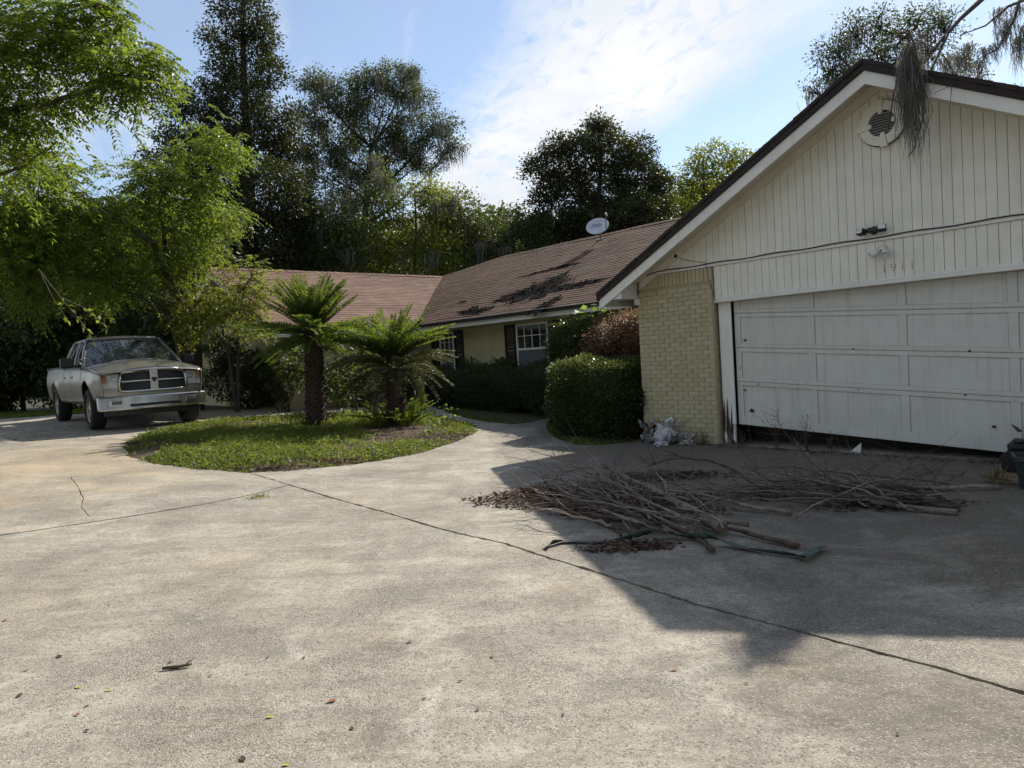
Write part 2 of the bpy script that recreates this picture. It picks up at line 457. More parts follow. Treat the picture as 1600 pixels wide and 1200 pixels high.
# ================================================================== GROUND
def pts_in_poly(P, poly):
    x, y = P[:, 0], P[:, 1]; ins = np.zeros(len(P), bool); n = len(poly)
    for i in range(n):
        x0, y0 = poly[i]; x1, y1 = poly[(i + 1) % n]
        c = ((y0 > y) != (y1 > y)) & (x < (x1 - x0) * (y - y0) / (y1 - y0 + 1e-12) + x0)
        ins ^= c
    return ins
def densify(poly, step, closed=True, jit=0.0, rng=RNG):
    out = []; n = len(poly)
    for i in range(n if closed else n - 1):
        a = np.array(poly[i][:2], float); b = np.array(poly[(i + 1) % n][:2], float); k = max(1, int(np.linalg.norm(b - a) / step))
        for j in range(k): out.append(a + (b - a) * j / k + (rng.normal(size=2) * jit if j else 0))
    if not closed: out.append(np.array(poly[-1][:2], float))
    return np.array(out)
def px_poly(L): return [tuple(gp(x, y)[:2]) for x, y in L]

xs = np.concatenate([np.linspace(-260, -30, 24), np.linspace(-29, 29, 90), np.linspace(30, 260, 24)])
ys = np.concatenate([np.linspace(-120, -8, 16), np.linspace(-7, 45, 90), np.linspace(47, 420, 34)])
GX, GY = np.meshgrid(xs, ys)
GZ = gnp(GX, GY) - .07
mb = MB(); mb.grid(np.stack([GX, GY, GZ], -1))
struct(mb.build('ground', M['soil'], smooth=True))

island_px = [(193, 697), (203, 714), (255, 727), (320, 734), (385, 739), (440, 736), (520, 729), (600, 719), (660, 707), (715, 690), (748, 673),
             (738, 664), (705, 656), (660, 650), (600, 648), (540, 648), (490, 650), (420, 654), (340, 660), (275, 668), (222, 681)]
lawn_px = [(664, 630), (690, 641), (715, 650), (757, 659), (800, 663), (830, 660), (857, 653), (868, 650), (905, 640), (880, 628), (780, 622), (690, 622)]
bed_px = [(868, 650), (855, 660), (853, 669), (868, 684), (900, 695), (945, 695), (990, 690), (1008, 686)]
ISL = densify(px_poly(island_px), .12, True, .022)
LAWN = px_poly(lawn_px); BED = px_poly(bed_px)
gf = W(0, 0)[:2]; gr = W(7.62, 0)[:2]; gr2 = W(7.62, -0.2)[:2]
outer = [tuple(gp(x, y)[:2]) for x, y in [(-330, 672), (-120, 660), (0, 655), (60, 651), (95, 648), (250, 644), (330, 641), (420, 640), (500, 637), (600, 634)]]
outer += LAWN[:7] + [LAWN[7]] + BED[1:-1] + [tuple(gf), tuple(gr), (14, 3), (14, -6), (-14, -6), (-19, 8)]
OUT = densify(outer, .2, True, .012)
def joint(px, w=.011):
    P = densify([gp(x, y)[:2] for x, y in px], .06, False, .0)
    d = np.gradient(P, axis=0); n = unit(np.stack([-d[:, 1], d[:, 0]], 1))
    a = np.cumsum(RNG.normal(size=len(P))) * .0015; a -= np.linspace(0, a[-1], len(P))
    l = P + n * (a + w * (.55 + 1.1 * RNG.random(len(P)) ** 2.0))[:, None]
    r_ = P + n * (a - w * (.55 + 1.1 * RNG.random(len(P)) ** 2.0))[:, None]
    return P, l, r_
J1 = joint([(385, 738), (450, 757), (520, 778), (600, 800), (700, 830), (790, 850), (860, 873), (940, 897), (1030, 925), (1100, 947), (1200, 972), (1330, 1008), (1450, 1040), (1600, 1083), (1900, 1165)], .015)
J2 = joint([(-420, 905), (-200, 868), (0, 837), (120, 820), (230, 803), (320, 788), (400, 772), (452, 757.6)], .006)
J3 = joint([(748, 673), (800, 671), (853, 669)], .008)
J4 = joint([(110, 746), (122, 763), (130, 779), (127, 793), (140, 808)], .005)
J5 = joint([(1030, 742), (1042, 731), (1046, 718)], .004)
Jall = [J1, J2, J3, J4]
vv = []; ee = []
def addloop(P, closed):
    o = len(vv); vv.extend([Vector((float(p[0]), float(p[1]))) for p in P])
    for i in range(len(P) - (0 if closed else 1)): ee.append((o + i, o + (i + 1) % len(P)))
addloop(OUT, True); addloop(ISL, True)
for c, l, r_ in Jall: addloop(l, False); addloop(r_, False)
for x in np.arange(-18, 14, .6):
    for y in np.arange(-6, 19, .6): vv.append(Vector((x + RNG.random() * .05, y + RNG.random() * .05)))
res = geometry.delaunay_2d_cdt(vv, ee, [], 0, 1e-5)
CV = np.array([tuple(p) for p in res[0]]); CF = np.array([tuple(f) for f in res[2] if len(f) == 3])
cen = CV[CF].mean(1)
keep = pts_in_poly(cen, OUT) & ~pts_in_poly(cen, ISL)
for c, l, r_ in Jall: keep &= ~pts_in_poly(cen, np.concatenate([l, r_[::-1]]))
CF = CF[keep]; cen = cen[keep]
def side_of(P, line):
    d = ((P[:, None, :] - line[None, ::4, :]) ** 2).sum(-1).argmin(1) * 4
    i = np.clip(d, 0, len(line) - 5); a = line[i]; b = line[i + 4]
    return (b[:, 0] - a[:, 0]) * (P[:, 1] - a[:, 1]) - (b[:, 1] - a[:, 1]) * (P[:, 0] - a[:, 0]) > 0
s1 = side_of(cen, J1[0]); s2 = side_of(cen, J2[0]); s3 = side_of(cen, J3[0])
upper = s1 | ((cen[:, 0] < J1[0][0][0]) & s2)
code = np.where(s1, np.where(s3 & (cen[:, 0] > gp(748, 673)[0] - .3) & (cen[:, 1] > 12.3), 3, 2), np.where(s2, 1, 0))
code = np.where((cen[:, 0] < gp(420, 700)[0]) & s2, 1, code)
drive = MB(); drive.add([(0, -5.9, -.09), (.1, -5.9, -.09), (.1, -5.8, -.09)], [(0, 1, 2)])
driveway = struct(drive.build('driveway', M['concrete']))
for c in range(4):
    F = CF[code == c]
    if len(F) == 0: continue
    ids, inv = np.unique(F, return_inverse=True); F2 = inv.reshape(F.shape)
    P = CV[ids]; Z = gnp(P[:, 0], P[:, 1]) + np.array([.0, .004, .0, .002])[c]
    V3 = np.column_stack([P, Z])
    # skirt down along the open edges, so the slab has its thickness
    e = np.concatenate([F2[:, [0, 1]], F2[:, [1, 2]], F2[:, [2, 0]]]); key = np.sort(e, 1)
    u_, idx, cnt = np.unique(key, axis=0, return_index=True, return_counts=True); be = e[idx[cnt == 1]]
    n0 = len(V3); low = V3.copy(); low[:, 2] -= .06
    faces = [tuple(f) for f in F2] + [(b_, a_, a_ + n0, b_ + n0) for a_, b_ in be]
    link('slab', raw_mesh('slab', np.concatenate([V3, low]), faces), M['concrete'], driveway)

# ================================================================== HOUSE
HROT = math.atan2(HU[1], HU[0])
house = thing('house', 'cream brick ranch house with worn brown shingle roof and white garage gable', 'house', HC, HROT)
PK, SL = 3.81, .532
def rake(u, top): return top - SL * abs(u - PK)

def shingles(name, P, smax, tmin, tmax, mat, e=.122, tab=.31, lift=.008, seed=1):
    rng = np.random.default_rng(seed); mb = MB(); k = 0; s = 0.0
    while s < smax - .02:
        s1 = min(s + e * 1.06, smax); a0, a1 = tmin(s), tmax(s); b0, b1 = tmin(s1), tmax(s1)
        t = min(a0, b0) - rng.random() * tab
        row = rng.normal() * .001
        while t < max(a1, b1):
            w = tab * (.92 + .16 * rng.random()); t0, t1 = t + .003, t + w
            q0, q1 = np.clip([t0, t1], a0, a1); r0, r1 = np.clip([t0, t1], b0, b1)
            if q1 - q0 > .005 or r1 - r0 > .005:
                j = rng.normal(size=2) * .0012; L = lift + row + abs(rng.normal()) * .0012
                ds = rng.normal() * .004
                A = P(s + ds, q0, L + j[0]); B = P(s + ds, q1, L + j[1]); C = P(s1, r1, .001); D = P(s1, r0, .001)
                A2 = P(s + ds, q0, -.004); B2 = P(s + ds, q1, -.004)
                mb.add([A, B, C, D, A2, B2], [(0, 1, 2, 3), (4, 5, 1, 0)])
            t += w
        s += e; k += 1
    return stuff(mb.build(name, mat, house))

# --- main wing roof
EV, EZ, RV, RZ = 2.2, 2.55, 6.95, 4.9
MS = (RZ - EZ) / (RV - EV)
def sag(u, s): return .035 * math.sin(u * .62 + 1.3) * math.sin(s * .66) + .015 * math.sin(u * 2.1) * math.sin(s * 1.7 + 1)
def Pmain(s, t, l): return (t, EV + s - l * .44, EZ + MS * s + l * .9 + sag(t, s))
def mleft(s): return -9.5 - s if s <= 4.0 else -13.5 + (s - 4.0) / .75 * 2.6
shingles('roof_shingles', Pmain, RV - EV, mleft, lambda s: 4.0, M['roof_shaded'], seed=3)
mb = MB()
mb.add([(-9.5, EV, EZ - .03), (4, EV, EZ - .03), (4, RV, RZ - .04), (-10.9, RV, RZ - .04), (-13.5, 6.2, 4.48)], [(0, 1, 2, 3, 4)])
mb.add([(-13.5, 6.2, 4.5), (-10.9, RV, RZ - .02), (7.0, RV, RZ - .02), (7.0, 11.7, 2.5), (-17, 11.7, 2.5)], [(0, 1, 4), (1, 2, 3, 4)])
mb.build('roof_deck', M['roof_dark'], house)
mb = MB()
for (a, b) in (((-10.9, RV, RZ), (4, RV, RZ)), ((-13.5, 6.2, 4.52), (-10.9, RV, RZ))):
    a = np.array(a); b = np.array(b); n = int(np.linalg.norm(b - a) / .2)
    for i in range(n):
        p = a + (b - a) * i / n; q = a + (b - a) * (i + 1.1) / n; d = np.array([0, .11, -.05]); l = np.array([0, 0, .016 + .004 * random.random()])
        sg = np.array([0, 0, sag(p[0], p[1] - EV)])
        mb.add([p - d * [1, 1, -1] + l + sg, q - d * [1, 1, -1] + l * .6 + sg, q + l * 1.6 + sg, p + l * 2.2 + sg, p + d + l + sg, q + d + l * .6 + sg], [(0, 1, 2, 3), (3, 2, 5, 4)])
stuff(mb.build('ridge_cap', M['roof'], house))
# --- left wing roof
def Pleft(s, t, l): return (-9.5 - s + l * .43, t, EZ + .4875 * s + l * .9 + .02 * math.sin(t * .9) * math.sin(s * .7))
shingles('roof_shingles', Pleft, 4.0, lambda s: -2.0, lambda s: 2.2 + s, M['roof'], seed=4)
mb = MB()
mb.add([(-9.5, -2.0, EZ - .03), (-9.5, 2.2, EZ - .03), (-13.5, 6.2, 4.46), (-13.5, -2.0, 4.46)], [(0, 1, 2, 3)])
mb.add([(-13.5, -2.0, 4.46), (-13.5, 6.2, 4.46), (-13.5, 9, 4.4), (-17.5, 9, EZ - .03), (-17.5, -2.0, EZ - .03)], [(0, 1, 2, 3, 4)])
mb.build('roof_deck', M['roof_dark'], house)
mb = MB()
n = 36
for i in range(n):
    p = np.array([-13.5, -2.0 + 8.2 * i / n, 4.5]); q = p + [0, 8.2 / n * 1.1, 0]; l = np.array([0, 0, .018 + .005 * random.random()])
    mb.add([p + [-.11, 0, -.05] + l, q + [-.11, 0, -.05] + l * .6, q + l * 1.6, p + l * 2.2, p + [.11, 0, -.05] + l, q + [.11, 0, -.05] + l * .6], [(0, 1, 2, 3), (3, 2, 5, 4)])
stuff(mb.build('ridge_cap', M['roof'], house))
# --- torn shingle patches on the main roof
nroof = np.array([0, 0, 1.0]) - HV * MS
P0r = W(0, EV, EZ)
def roofpt(x, y): return onplane(x, y, P0r, nroof)
patches = [((845, 452), (1.15, .95), 260), ((815, 458), (.85, .36), 70), ((903, 444), (1.0, .26), 70), ((862, 421), (1.3, .15), 50),
           ((849, 480), (.36, .62), 80), ((748, 486), (.62, .26), 46), ((735, 486), (.36, .3), 30), ((778, 470), (.28, .08), 14), ((722, 474), (.3, .06), 10), ((870, 432), (.5, .06), 16), ((725, 488), (.35, .07), 10)]
for (q, (ru, rv), n) in patches:
    cu, cv, cz = touv(roofpt(*q)); rng = np.random.default_rng(int(q[0])); P = []; A = []; L_ = []
    skew = .42 if q == (862, 421) else .12
    def rz_(u, v, o): return (u, v, EZ + MS * (v - EV) + sag(u, v - EV) + o)
    # ragged bare hole: concentric jagged rings, edge wandering with the courses
    K = 40; hole = MB(); ph = rng.random(6) * 6.28
    rad = [.66 + .18 * math.sin(3 * a + ph[0]) + .14 * math.sin(7 * a + ph[1]) + .12 * math.sin(13 * a + ph[2]) + .08 * rng.random() for a in np.linspace(0, 2 * math.pi, K + 1)[:-1]]
    vs = [rz_(cu, cv, .016)]
    for k in range(K):
        a = 2 * math.pi * k / K; du, dv = ru * rad[k] * math.cos(a), rv * rad[k] * math.sin(a); vs.append(rz_(cu + du, cv + dv + skew * du * .5, .015))
    hole.add(vs, [(0, 1 + k, 1 + (k + 1) % K) for k in range(K)])
    hole.build('torn_patch', M['felt_base'], house, label='bare black patch where shingles are torn off')
    for i in range(int(n * 1.5)):
        a, r_ = rng.random() * 6.283, rng.random() ** .7 * .85
        du, dv = ru * r_ * math.cos(a), rv * r_ * math.sin(a)
        u, v = cu + du, cv + dv + skew * du * .5
        aa, bb = rng.normal(), rng.normal() * .6; P.append(rz_(u, v, .018 + rng.random() * .012)); A.append((aa, bb, MS * bb + abs(rng.normal()) * .06)); L_.append(.025 + .07 * rng.random() ** 2)
    v_, f_ = leaf_arrays(np.array(P), np.array(A), np.array(L_), np.array(L_) * .75, rng, 2.2)
    stuff(link('torn_shingles', raw_mesh('torn_shingles', v_, f_), M['felt'], house, label='torn shingle scraps curled on the roof'))
# --- eaves of the main wing
MB().box(-9.4, .0, EV - .09, EV - .005, EZ - .085, EZ - .012).build('gutter', M['roof_dark'], house, bevel=.01)
MB().box(-9.4, .0, EV - .10, EV + .02, EZ - .012, EZ - .002).build('drip_edge', M['trim'], house)
MB().box(-9.45, .0, EV, EV + .03, EZ - .20, EZ - .088).build('fascia_board', M['trim'], house)
MB().box(-9.45, .0, EV + .03, 2.7, EZ - .19, EZ - .17).build('soffit', M['soffit'], house)
# --- main wing wall and windows
MB().box(-10, 0, 2.7, 2.9, -.1, 2.5).build('front_wall', M['brickwall'], house)
def window(u0, u1, zb, zt, zmid, ucols, zrow, sh):
    f = MB(); fr = .045; v0 = 2.66
    f.box(u0, u0 + fr, v0, 2.71, zb, zt).box(u1 - fr, u1, v0, 2.71, zb, zt).box(u0 + fr, u1 - fr, v0, 2.71, zt - fr, zt).box(u0 - .03, u1 + .03, v0 - .05, 2.71, zb - .05, zb)
    w = f.build('window', M['trim'], house, label='white framed window with small panes between black shutters')
    MB().box(u0 + fr, u1 - fr, v0 + .005, v0 + .035, zmid - .025, zmid + .025).build('meeting_rail', M['trim'], w)
    us = [u0 + fr] + ucols + [u1 - fr]
    for c in ucols: MB().box(c - .010, c + .010, v0 + .008, v0 + .03, zmid + .025, zt - fr).build('muntin', M['trim'], w)
    for a, b in zip(us[:-1], us[1:]):
        MB().box(a + .011, b - .011, v0 + .008, v0 + .03, zrow - .009, zrow + .009).build('muntin', M['trim'], w)
        for z0, z1 in ((zmid + .026, zrow - .010), (zrow + .010, zt - fr)):
            MB().box(a + .011, b - .011, v0 + .026, v0 + .032, z0, z1).build('pane', M['glass'], w)
    MB().box(u0 + fr, u1 - fr, v0 + .026, v0 + .034, zb, zmid - .025).build('screen', M['screen'], w)
    for a, b in sh:
        s = MB().box(a, a + .05, 2.655, 2.70, zb - .05, zt + .02).box(b - .05, b, 2.655, 2.70, zb - .05, zt + .02)
        for z in (zb - .05, (zb + zt) / 2, zt - .05): s.box(a + .05, b - .05, 2.655, 2.70, z, z + .07)
        z = zb + .03
        while z < zt - .06:
            if abs(z - (zb + zt) / 2 - .03) > .06: s.box(a + .05, b - .05, 2.668, 2.695, z, z + .028)
            z += .04
        s.build('shutter', M['shutter'], house)
window(-9.13, -8.47, 1.05, 2.28, 1.67, [-8.91, -8.69], 2.0, [(-9.53, -9.17), (-8.44, -8.06)])
window(-5.90, -4.78, 1.05, 2.28, 1.66, [-5.61, -5.34, -5.06], 1.985, [(-6.33, -5.95), (-4.73, -4.36)])
# --- left wing walls
MB().box(-10.2, -10.0, -1.6, 2.7, -.1, 2.5).build('side_wall', M['brickwall'], house)
gw = MB(); gw.prism([(-17, -1.6, -.1), (-10.2, -1.6, -.1), (-10.2, -1.6, 2.75), (-13.5, -1.6, 4.36), (-17, -1.6, 2.65)], (0, .2, 0)); gw.build('gable_wall', M['brickwall'], house)
MB().box(-17, -16.8, -1.4, 9, -.1, 2.5).build('side_wall', M['brickwall'], house)
for sx in (1, -1):
    e = -13.5 + sx * 4.03
    MB().prism([(-13.5, -2.03, 4.44), (e, -2.03, 2.47), (e, -2.03, 2.30), (-13.5, -2.03, 4.27)], (0, .03, 0)).build('rake_board', M['trim'], house)
    MB().prism([(-13.5, -2.0, 4.30), (e, -2.0, 2.33), (e, -2.0, 2.31), (-13.5, -2.0, 4.28)], (0, .4, 0)).build('soffit', M['soffit'], house)
    MB().prism([(-13.5, -2.06, 4.50), (e, -2.06, 2.53), (e, -2.06, 2.47), (-13.5, -2.06, 4.44)], (0, .06, 0)).build('rake_edge', M['roof_dark'], house)
MB().box(-9.98, -9.5, -2.0, -1.6, 2.30, 2.42).build('eave_return', M['trim'], house)
MB().box(-9.53, -9.47, -2.0, 2.1, EZ - .2, EZ - .035).build('fascia_board', M['trim'], house)
# --- garage: roof, trim
for sx in (-1, 1):
    e = PK + sx * 4.25
    MB().prism([(PK, -.50, 4.69), (e, -.50, 4.69 - SL * 4.25), (e, -.50, 4.57 - SL * 4.25), (PK, -.50, 4.57)], (0, 7.5, 0)).build('garage_roof', M['roof_dark'], house)
    # ragged shingle ends along the rake
    rg = MB(); rng = np.random.default_rng(11 + sx)
    for i in range(40):
        a = i / 40 * 4.25; b = (i + 1) / 40 * 4.25; o = .006 + .02 * rng.random()
        rg.prism([(PK + sx * a, -.50, 4.69 - SL * a + .008), (PK + sx * b, -.50, 4.69 - SL * b + .008 + .006 * rng.random()), (PK + sx * b, -.50, 4.65 - SL * b), (PK + sx * a, -.50, 4.65 - SL * a)], (0, -o, 0))
    rg.build('rake_shingles', M['roof_dark'], house)
    e = PK + sx * 4.2
    MB().prism([(PK, -.47, 4.566), (e, -.47, 4.566 - SL * 4.2), (e, -.47, 4.416 - SL * 4.2), (PK, -.47, 4.416)], (0, .03, 0)).build('rake_board', M['trim'], house)
    MB().prism([(PK, -.44, 4.566), (e, -.44, 4.566 - SL * 4.2), (e, -.44, 4.55 - SL * 4.2), (PK, -.44, 4.55)], (0, .47, 0)).build('soffit', M['soffit'], house)
    e = PK + sx * 3.75
    MB().prism([(PK, -.035, 4.548), (e, -.035, 4.548 - SL * 3.75), (e, -.035, 4.435 - SL * 3.75), (PK, -.035, 4.435)], (0, .05, 0)).build('frieze_board', M['soffit'], house)
    x0, x1 = (-.40, .02) if sx < 0 else (7.6, 8.02)
    zt = lambda u: 4.545 - SL * abs(u - PK)
    MB().prism([(x0, -.438, 2.305), (x1, -.438, 2.305), (x1, -.438, zt(x1)), (x0, -.438, max(2.31, zt(x0)))], (0, .437, 0)).build('eave_return', M['trim'], house)
    MB().box(-.44 if sx < 0 else 8.02, -.40 if sx < 0 else 8.06, -.44, 6.9, 2.22, 2.34).build('eave_fascia', M['trim'], house)
MB().box(-.05, .06, -.03, .05, 2.21, 2.303).build('trim_block', M['soffit'], house)
# gable siding
gb = MB(); gb.prism([(0, .018, 2.655), (7.62, .018, 2.655), (7.62, .018, zt(7.62)), (PK, .018, 4.53), (0, .018, zt(0))], (0, .08, 0))
gs = gb.build('gable_siding', M['siding_back'], house)
lo = MB().box(1.40, 6.21, .018, .10, 2.10, 2.655).build('header_siding', M['siding_back'], house)
bw = .1075
k = 0
u = .02
while u < 7.6:
    a, b = u + .003 + .001 * random.random(), u + bw - .002; c = rake
    za, zb_ = rake(a, 4.45), rake(b, 4.45)
    if max(za, zb_) > 2.74:
        poly = [(a, -.004, 2.712), (b, -.004, 2.712), (b, -.004, max(zb_, 2.713))]
        if a < PK < b: poly.append((PK, -.004, 4.45))
        poly.append((a, -.004, max(za, 2.713)))
        d = random.random() * .004
        MB().prism([(p[0], p[1] + d, p[2]) for p in poly], (0, .020, 0)).build('siding_board', M['siding'], gs)
    if 1.42 < a and b < 6.2:
        d = random.random() * .004
        MB().box(a, b, -.004 + d, .017, 2.185, 2.640).build('siding_board', M['siding'], lo)
    u += bw
MB().box(.06, 7.56, -.030, .017, 2.643, 2.672).build('flashing', M['trim'], house)
MB().box(.06, 7.56, -.020, .016, 2.674, 2.709).build('flashing', M['siding'], house)
MB().box(1.42, 6.21, -.040, .06, 2.105, 2.150).build('header_trim', M['trim'], house, bevel=.006)
MB().box(1.42, 6.21, -.026, .05, 2.152, 2.184).build('header_trim', M['trim'], house)
# brick pillar, each brick its own piece
pil = MB().box(.004, 1.386, .007, .20, -.1, 2.638).build('brick_pillar', M['mortar'], house)
MB().box(6.22, 7.62, .0, .20, -.1, 2.638).build('brick_pillar', M['brickwall'], house)
bl, bh, bj = .196, .0615, .0075
bm_full = MB().box(0, bl - bj, -.007, .03, 0, bh - .001).mesh('brick')
bm_half = MB().box(0, bl / 2 - bj, -.007, .03, 0, bh - .001).mesh('brick')
bm_sol = MB().box(0, .0615, -.007, .03, 0, .19).mesh('brick')
for me in (bm_full, bm_half, bm_sol): me.materials.append(M['brick'])
z = -.02; row = 0
while z + bh < 2.44:
    x = 0.0
    if row % 2:
        o = link('brick', bm_half, None, pil); o.location = (x, random.uniform(-.003, .003), z); x += bl / 2
    while x + bl <= 1.40:
        o = link('brick', bm_full, None, pil); o.location = (x, random.uniform(-.003, .003), z + random.uniform(-.001, .001)); o.rotation_euler = (0, random.uniform(-.006, .006), 0); x += bl
    if 1.40 - x > .09:
        o = link('brick', bm_half, None, pil); o.location = (x, random.uniform(-.003, .003), z)
    z += bh + bj; row += 1
x = .0
while x + .0615 < 1.40:
    o = link('brick', bm_sol, None, pil); o.location = (x, random.uniform(-.003, .003), 2.445); x += .0693
# pillar reveal, jambs
for a, b, c, d in ((1.388, 1.40, 1.42, 1.60), (6.21, 6.22, 6.08, 6.20)):
    jb = MB()
    jb.prism([(c, .07, .10), (c + .03, .07, .02), (c + .05, .07, .16), (c + .085, .07, .0), (c + .11, .07, .14), (d, .07, .03), (d, .07, 2.10), (c, .07, 2.10)], (0, .04, 0))
    jb.build('door_jamb', M['trim'], house)
    MB().box(d - .02, d + .03, .045, .068, .32, 2.10).build('stop_moulding', M['trim'], house)
for (u0, z0, w_, h_) in ((1.405, .30, .05, .36), (1.455, .22, .055, .48), (1.53, .20, .05, .42), (1.50, .10, .03, .3)):
    MB().prism([(u0, .062, z0), (u0 + w_ * .6, .060, z0 - .14), (u0 + w_, .062, z0 + .1), (u0 + w_ * .75, .062, z0 + h_), (u0 + w_ * .35, .062, z0 + h_ * .55)], (0, .007, 0)).build('rotten_patch', M['rot'], house, label='brown rotted wood at the foot of the jamb')
# garage shell
MB().box(-.0, .18, .20, 6.9, -.1, 2.30).build('garage_side_wall', M['brickwall'], house)
MB().box(7.44, 7.62, .20, 6.9, -.1, 2.30).build('garage_side_wall', M['brickwall'], house)
MB().box(0, 7.62, 6.9, 7.0, -.1, 4.4).build('garage_back_wall', M['darkin'], house)
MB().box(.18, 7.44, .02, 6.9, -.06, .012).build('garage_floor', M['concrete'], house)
MB().box(1.6, 6.2, .6, .7, .02, 2.6).build('inner_partition', M['darkin'], house)
# --- garage door, slipped down on its right side
gd = MB().box(0, 4.54, .014, .03, .0, 2.13)
door = gd.build('garage_door', M['door'], house, label='sagging white panelled garage door hanging crooked')
door.location = (1.645, .115, .31)
secs = [(0, .63), (.635, 1.12), (1.125, 1.62), (1.625, 2.13)]
st = [0, 1.135, 2.27, 3.405, 4.54]
for i, (z0, z1) in enumerate(secs):
    rb = .13 if i == 0 else .055
    MB().box(0, 4.54, -.008, .013, z0 + .002, z0 + rb).build('rail', M['door'], door, bevel=.004)
    MB().box(0, 4.54, -.008 + .002 * i, .013, z1 - .055, z1 - .002).build('rail', M['door'], door, bevel=.004)
    for j, x in enumerate(st):
        a = x if j == 0 else x - .05; b = x + .09 if j == 0 else (x if j == 4 else x + .045)
        MB().box(a, b, -.006, .013, z0 + rb, z1 - .055).build('stile', M['door'], door, bevel=.004)
    for j in range(4):
        a = st[j] + (.09 if j == 0 else .045); b = st[j + 1] - .05
        sk = random.uniform(-.006, .006)
        MB().prism([(a + .006, .008, z0 + rb + .005), (b - .006, .008, z0 + rb + .005), (b - .006, .008 + abs(sk), z1 - .062), (a + .006, .008, z1 - .062)], (0, .006, 0)).build('door_panel', M['door'], door)
for (x, z, s) in ((3.16, .27, .05), (.13, 1.22, .05), (1.66, 1.13, .03), (2.95, 1.125, .04), (.05, .82, .03), (.10, .50, .04), (.32, .60, .03), (1.70, .60, .025), (2.9, .615, .03), (.17, .2, .08), (4.35, .3, .03)):
    MB().prism([(x, -.0105, z), (x + s * .8, -.0105, z - s * .15), (x + s, -.0105, z + s * .45), (x + s * .4, -.0105, z + s * .6)], (0, .002, 0)).build('paint_chip', M['rot'], door)
for o_ in [door] + list(door.children):           # the door has racked: every piece drops to the right
    for v_ in o_.data.vertices: v_.co.z -= .066 * v_.co.x
# --- round gable vent
vent = MB().lathe([(.0, .0), (.272, .0), (.272, .008)], 32, Matrix.Translation((3.825, -.012, 4.03)) @ Matrix.Rotation(R(90), 4, 'X')).build('gable_vent', M['darkin'], house, label='round louvred vent with a ring of four keystones')
def arc(r0, r1, a0, a1, y0, y1, n=10):
    m_ = MB(); pts = [(3.825 + r1 * math.cos(a), y0, 4.03 + r1 * math.sin(a)) for a in np.linspace(a0, a1, n)] + [(3.825 + r0 * math.cos(a), y0, 4.03 + r0 * math.sin(a)) for a in np.linspace(a1, a0, n)]
    return m_.prism(pts, (0, y1 - y0, 0))
for q in range(4):
    a = R(4) + q * math.pi / 2
    arc(.155, .262, a + .17, a + math.pi / 2 - .17, -.060, -.021).build('ring_segment', M['siding'], vent)
    key = [(3.825 + r_ * math.cos(a + s), -.072, 4.03 + r_ * math.sin(a + s)) for r_, s in ((.118, -.19), (.285, -.145), (.285, .145), (.118, .19))]
    MB().prism(key, (0, .051, 0)).build('keystone', M['siding'], vent)
for i in range(9):
    z_ = -.14 + .031 * i; h_ = math.sqrt(max(.0, .155 ** 2 - (z_ + .012) ** 2))
    MB().prism([(3.825 - h_, -.048, 4.03 + z_), (3.825 + h_, -.048, 4.03 + z_), (3.825 + h_, -.026, 4.03 + z_ + .021), (3.825 - h_, -.026, 4.03 + z_ + .021)], (0, .003, -.004)).build('louvre', M['louvre'], vent)
# --- ghost of the house number
for i, ch in enumerate('1911'):
    cu = bpy.data.curves.new('digit', 'FONT'); cu.body = ch; cu.size = .15; cu.extrude = .0008; cu.fill_mode = 'FRONT'; cu.offset = -.004
    to = bpy.data.objects.new('digit_tmp', cu); COL.objects.link(to)
    me = bpy.data.meshes.new_from_object(to.evaluated_get(bpy.context.evaluated_depsgraph_get()))
    bpy.data.objects.remove(to)
    me.materials.clear(); me.materials.append(M['number'])
    o = link('digit', me, None, house, label='faint rusty outline of a house number digit'); o.location = (3.735 + .105 * i, -.0075, 2.245); o.rotation_euler = (R(90), 0, 0)

def hthing(name, label, cat, u, v, z, group=None): return thing(name, label, cat, W(u, v, z), HROT, group)
# flood light with two lamps
fl = hthing('flood_light', 'black twin-head flood light on the gable above the cable', 'flood light', 3.68, -.005, 2.775)
MB().lathe([(0, 0), (.045, 0), (.05, .02), (.035, .05), (0, .055)], 16, Matrix.Rotation(R(90), 4, 'X')).build('base', M['black'], fl, True)
MB().box(-.065, .065, -.09, -.03, -.03, .035).build('sensor', M['black'], fl, bevel=.015)
for s in (-1, 1):
    Mx = Matrix.Translation((s * .115, -.09, .0 - .012 * (s < 0))) @ Matrix.Rotation(R(20 * s), 4, 'Z') @ Matrix.Rotation(R(-20), 4, 'X')
    h = MB().box(-.05, .05, -.05, .03, -.036, .036, Mx).build('lamp_head', M['black'], fl, bevel=.01)
    MB().box(-.04, .04, -.054, -.051, -.028, .028, Mx).build('lens', M['lens'], h)
# white twin camera lights
sc = hthing('security_light', 'white twin-head round lamp pair below the black flood light', 'lamp', 3.77, -.005, 2.545)
MB().lathe([(0, 0), (.05, 0), (.05, .02), (0, .025)], 20, Matrix.Rotation(R(90), 4, 'X')).build('base', M['soffit'], sc, True)
for s, ang, el in ((-1, -48, -52), (1, 10, -68)):
    Mx = Matrix.Translation((s * .055 - .01, -.06, -.045)) @ Matrix.Rotation(R(ang), 4, 'Z') @ Matrix.Rotation(R(90 - el * .55), 4, 'X')
    h = MB().lathe([(0, -.03), (.028, -.028), (.036, .0), (.043, .075), (.040, .08), (.034, .072), (0, .068)], 18, Mx).build('lamp_head', M['white_pl'], sc, True)
    MB().tube([(0, -.02, 0), (s * .05 - .01, -.06, -.04)], .012, 8).build('knuckle', M['white_pl'], sc)
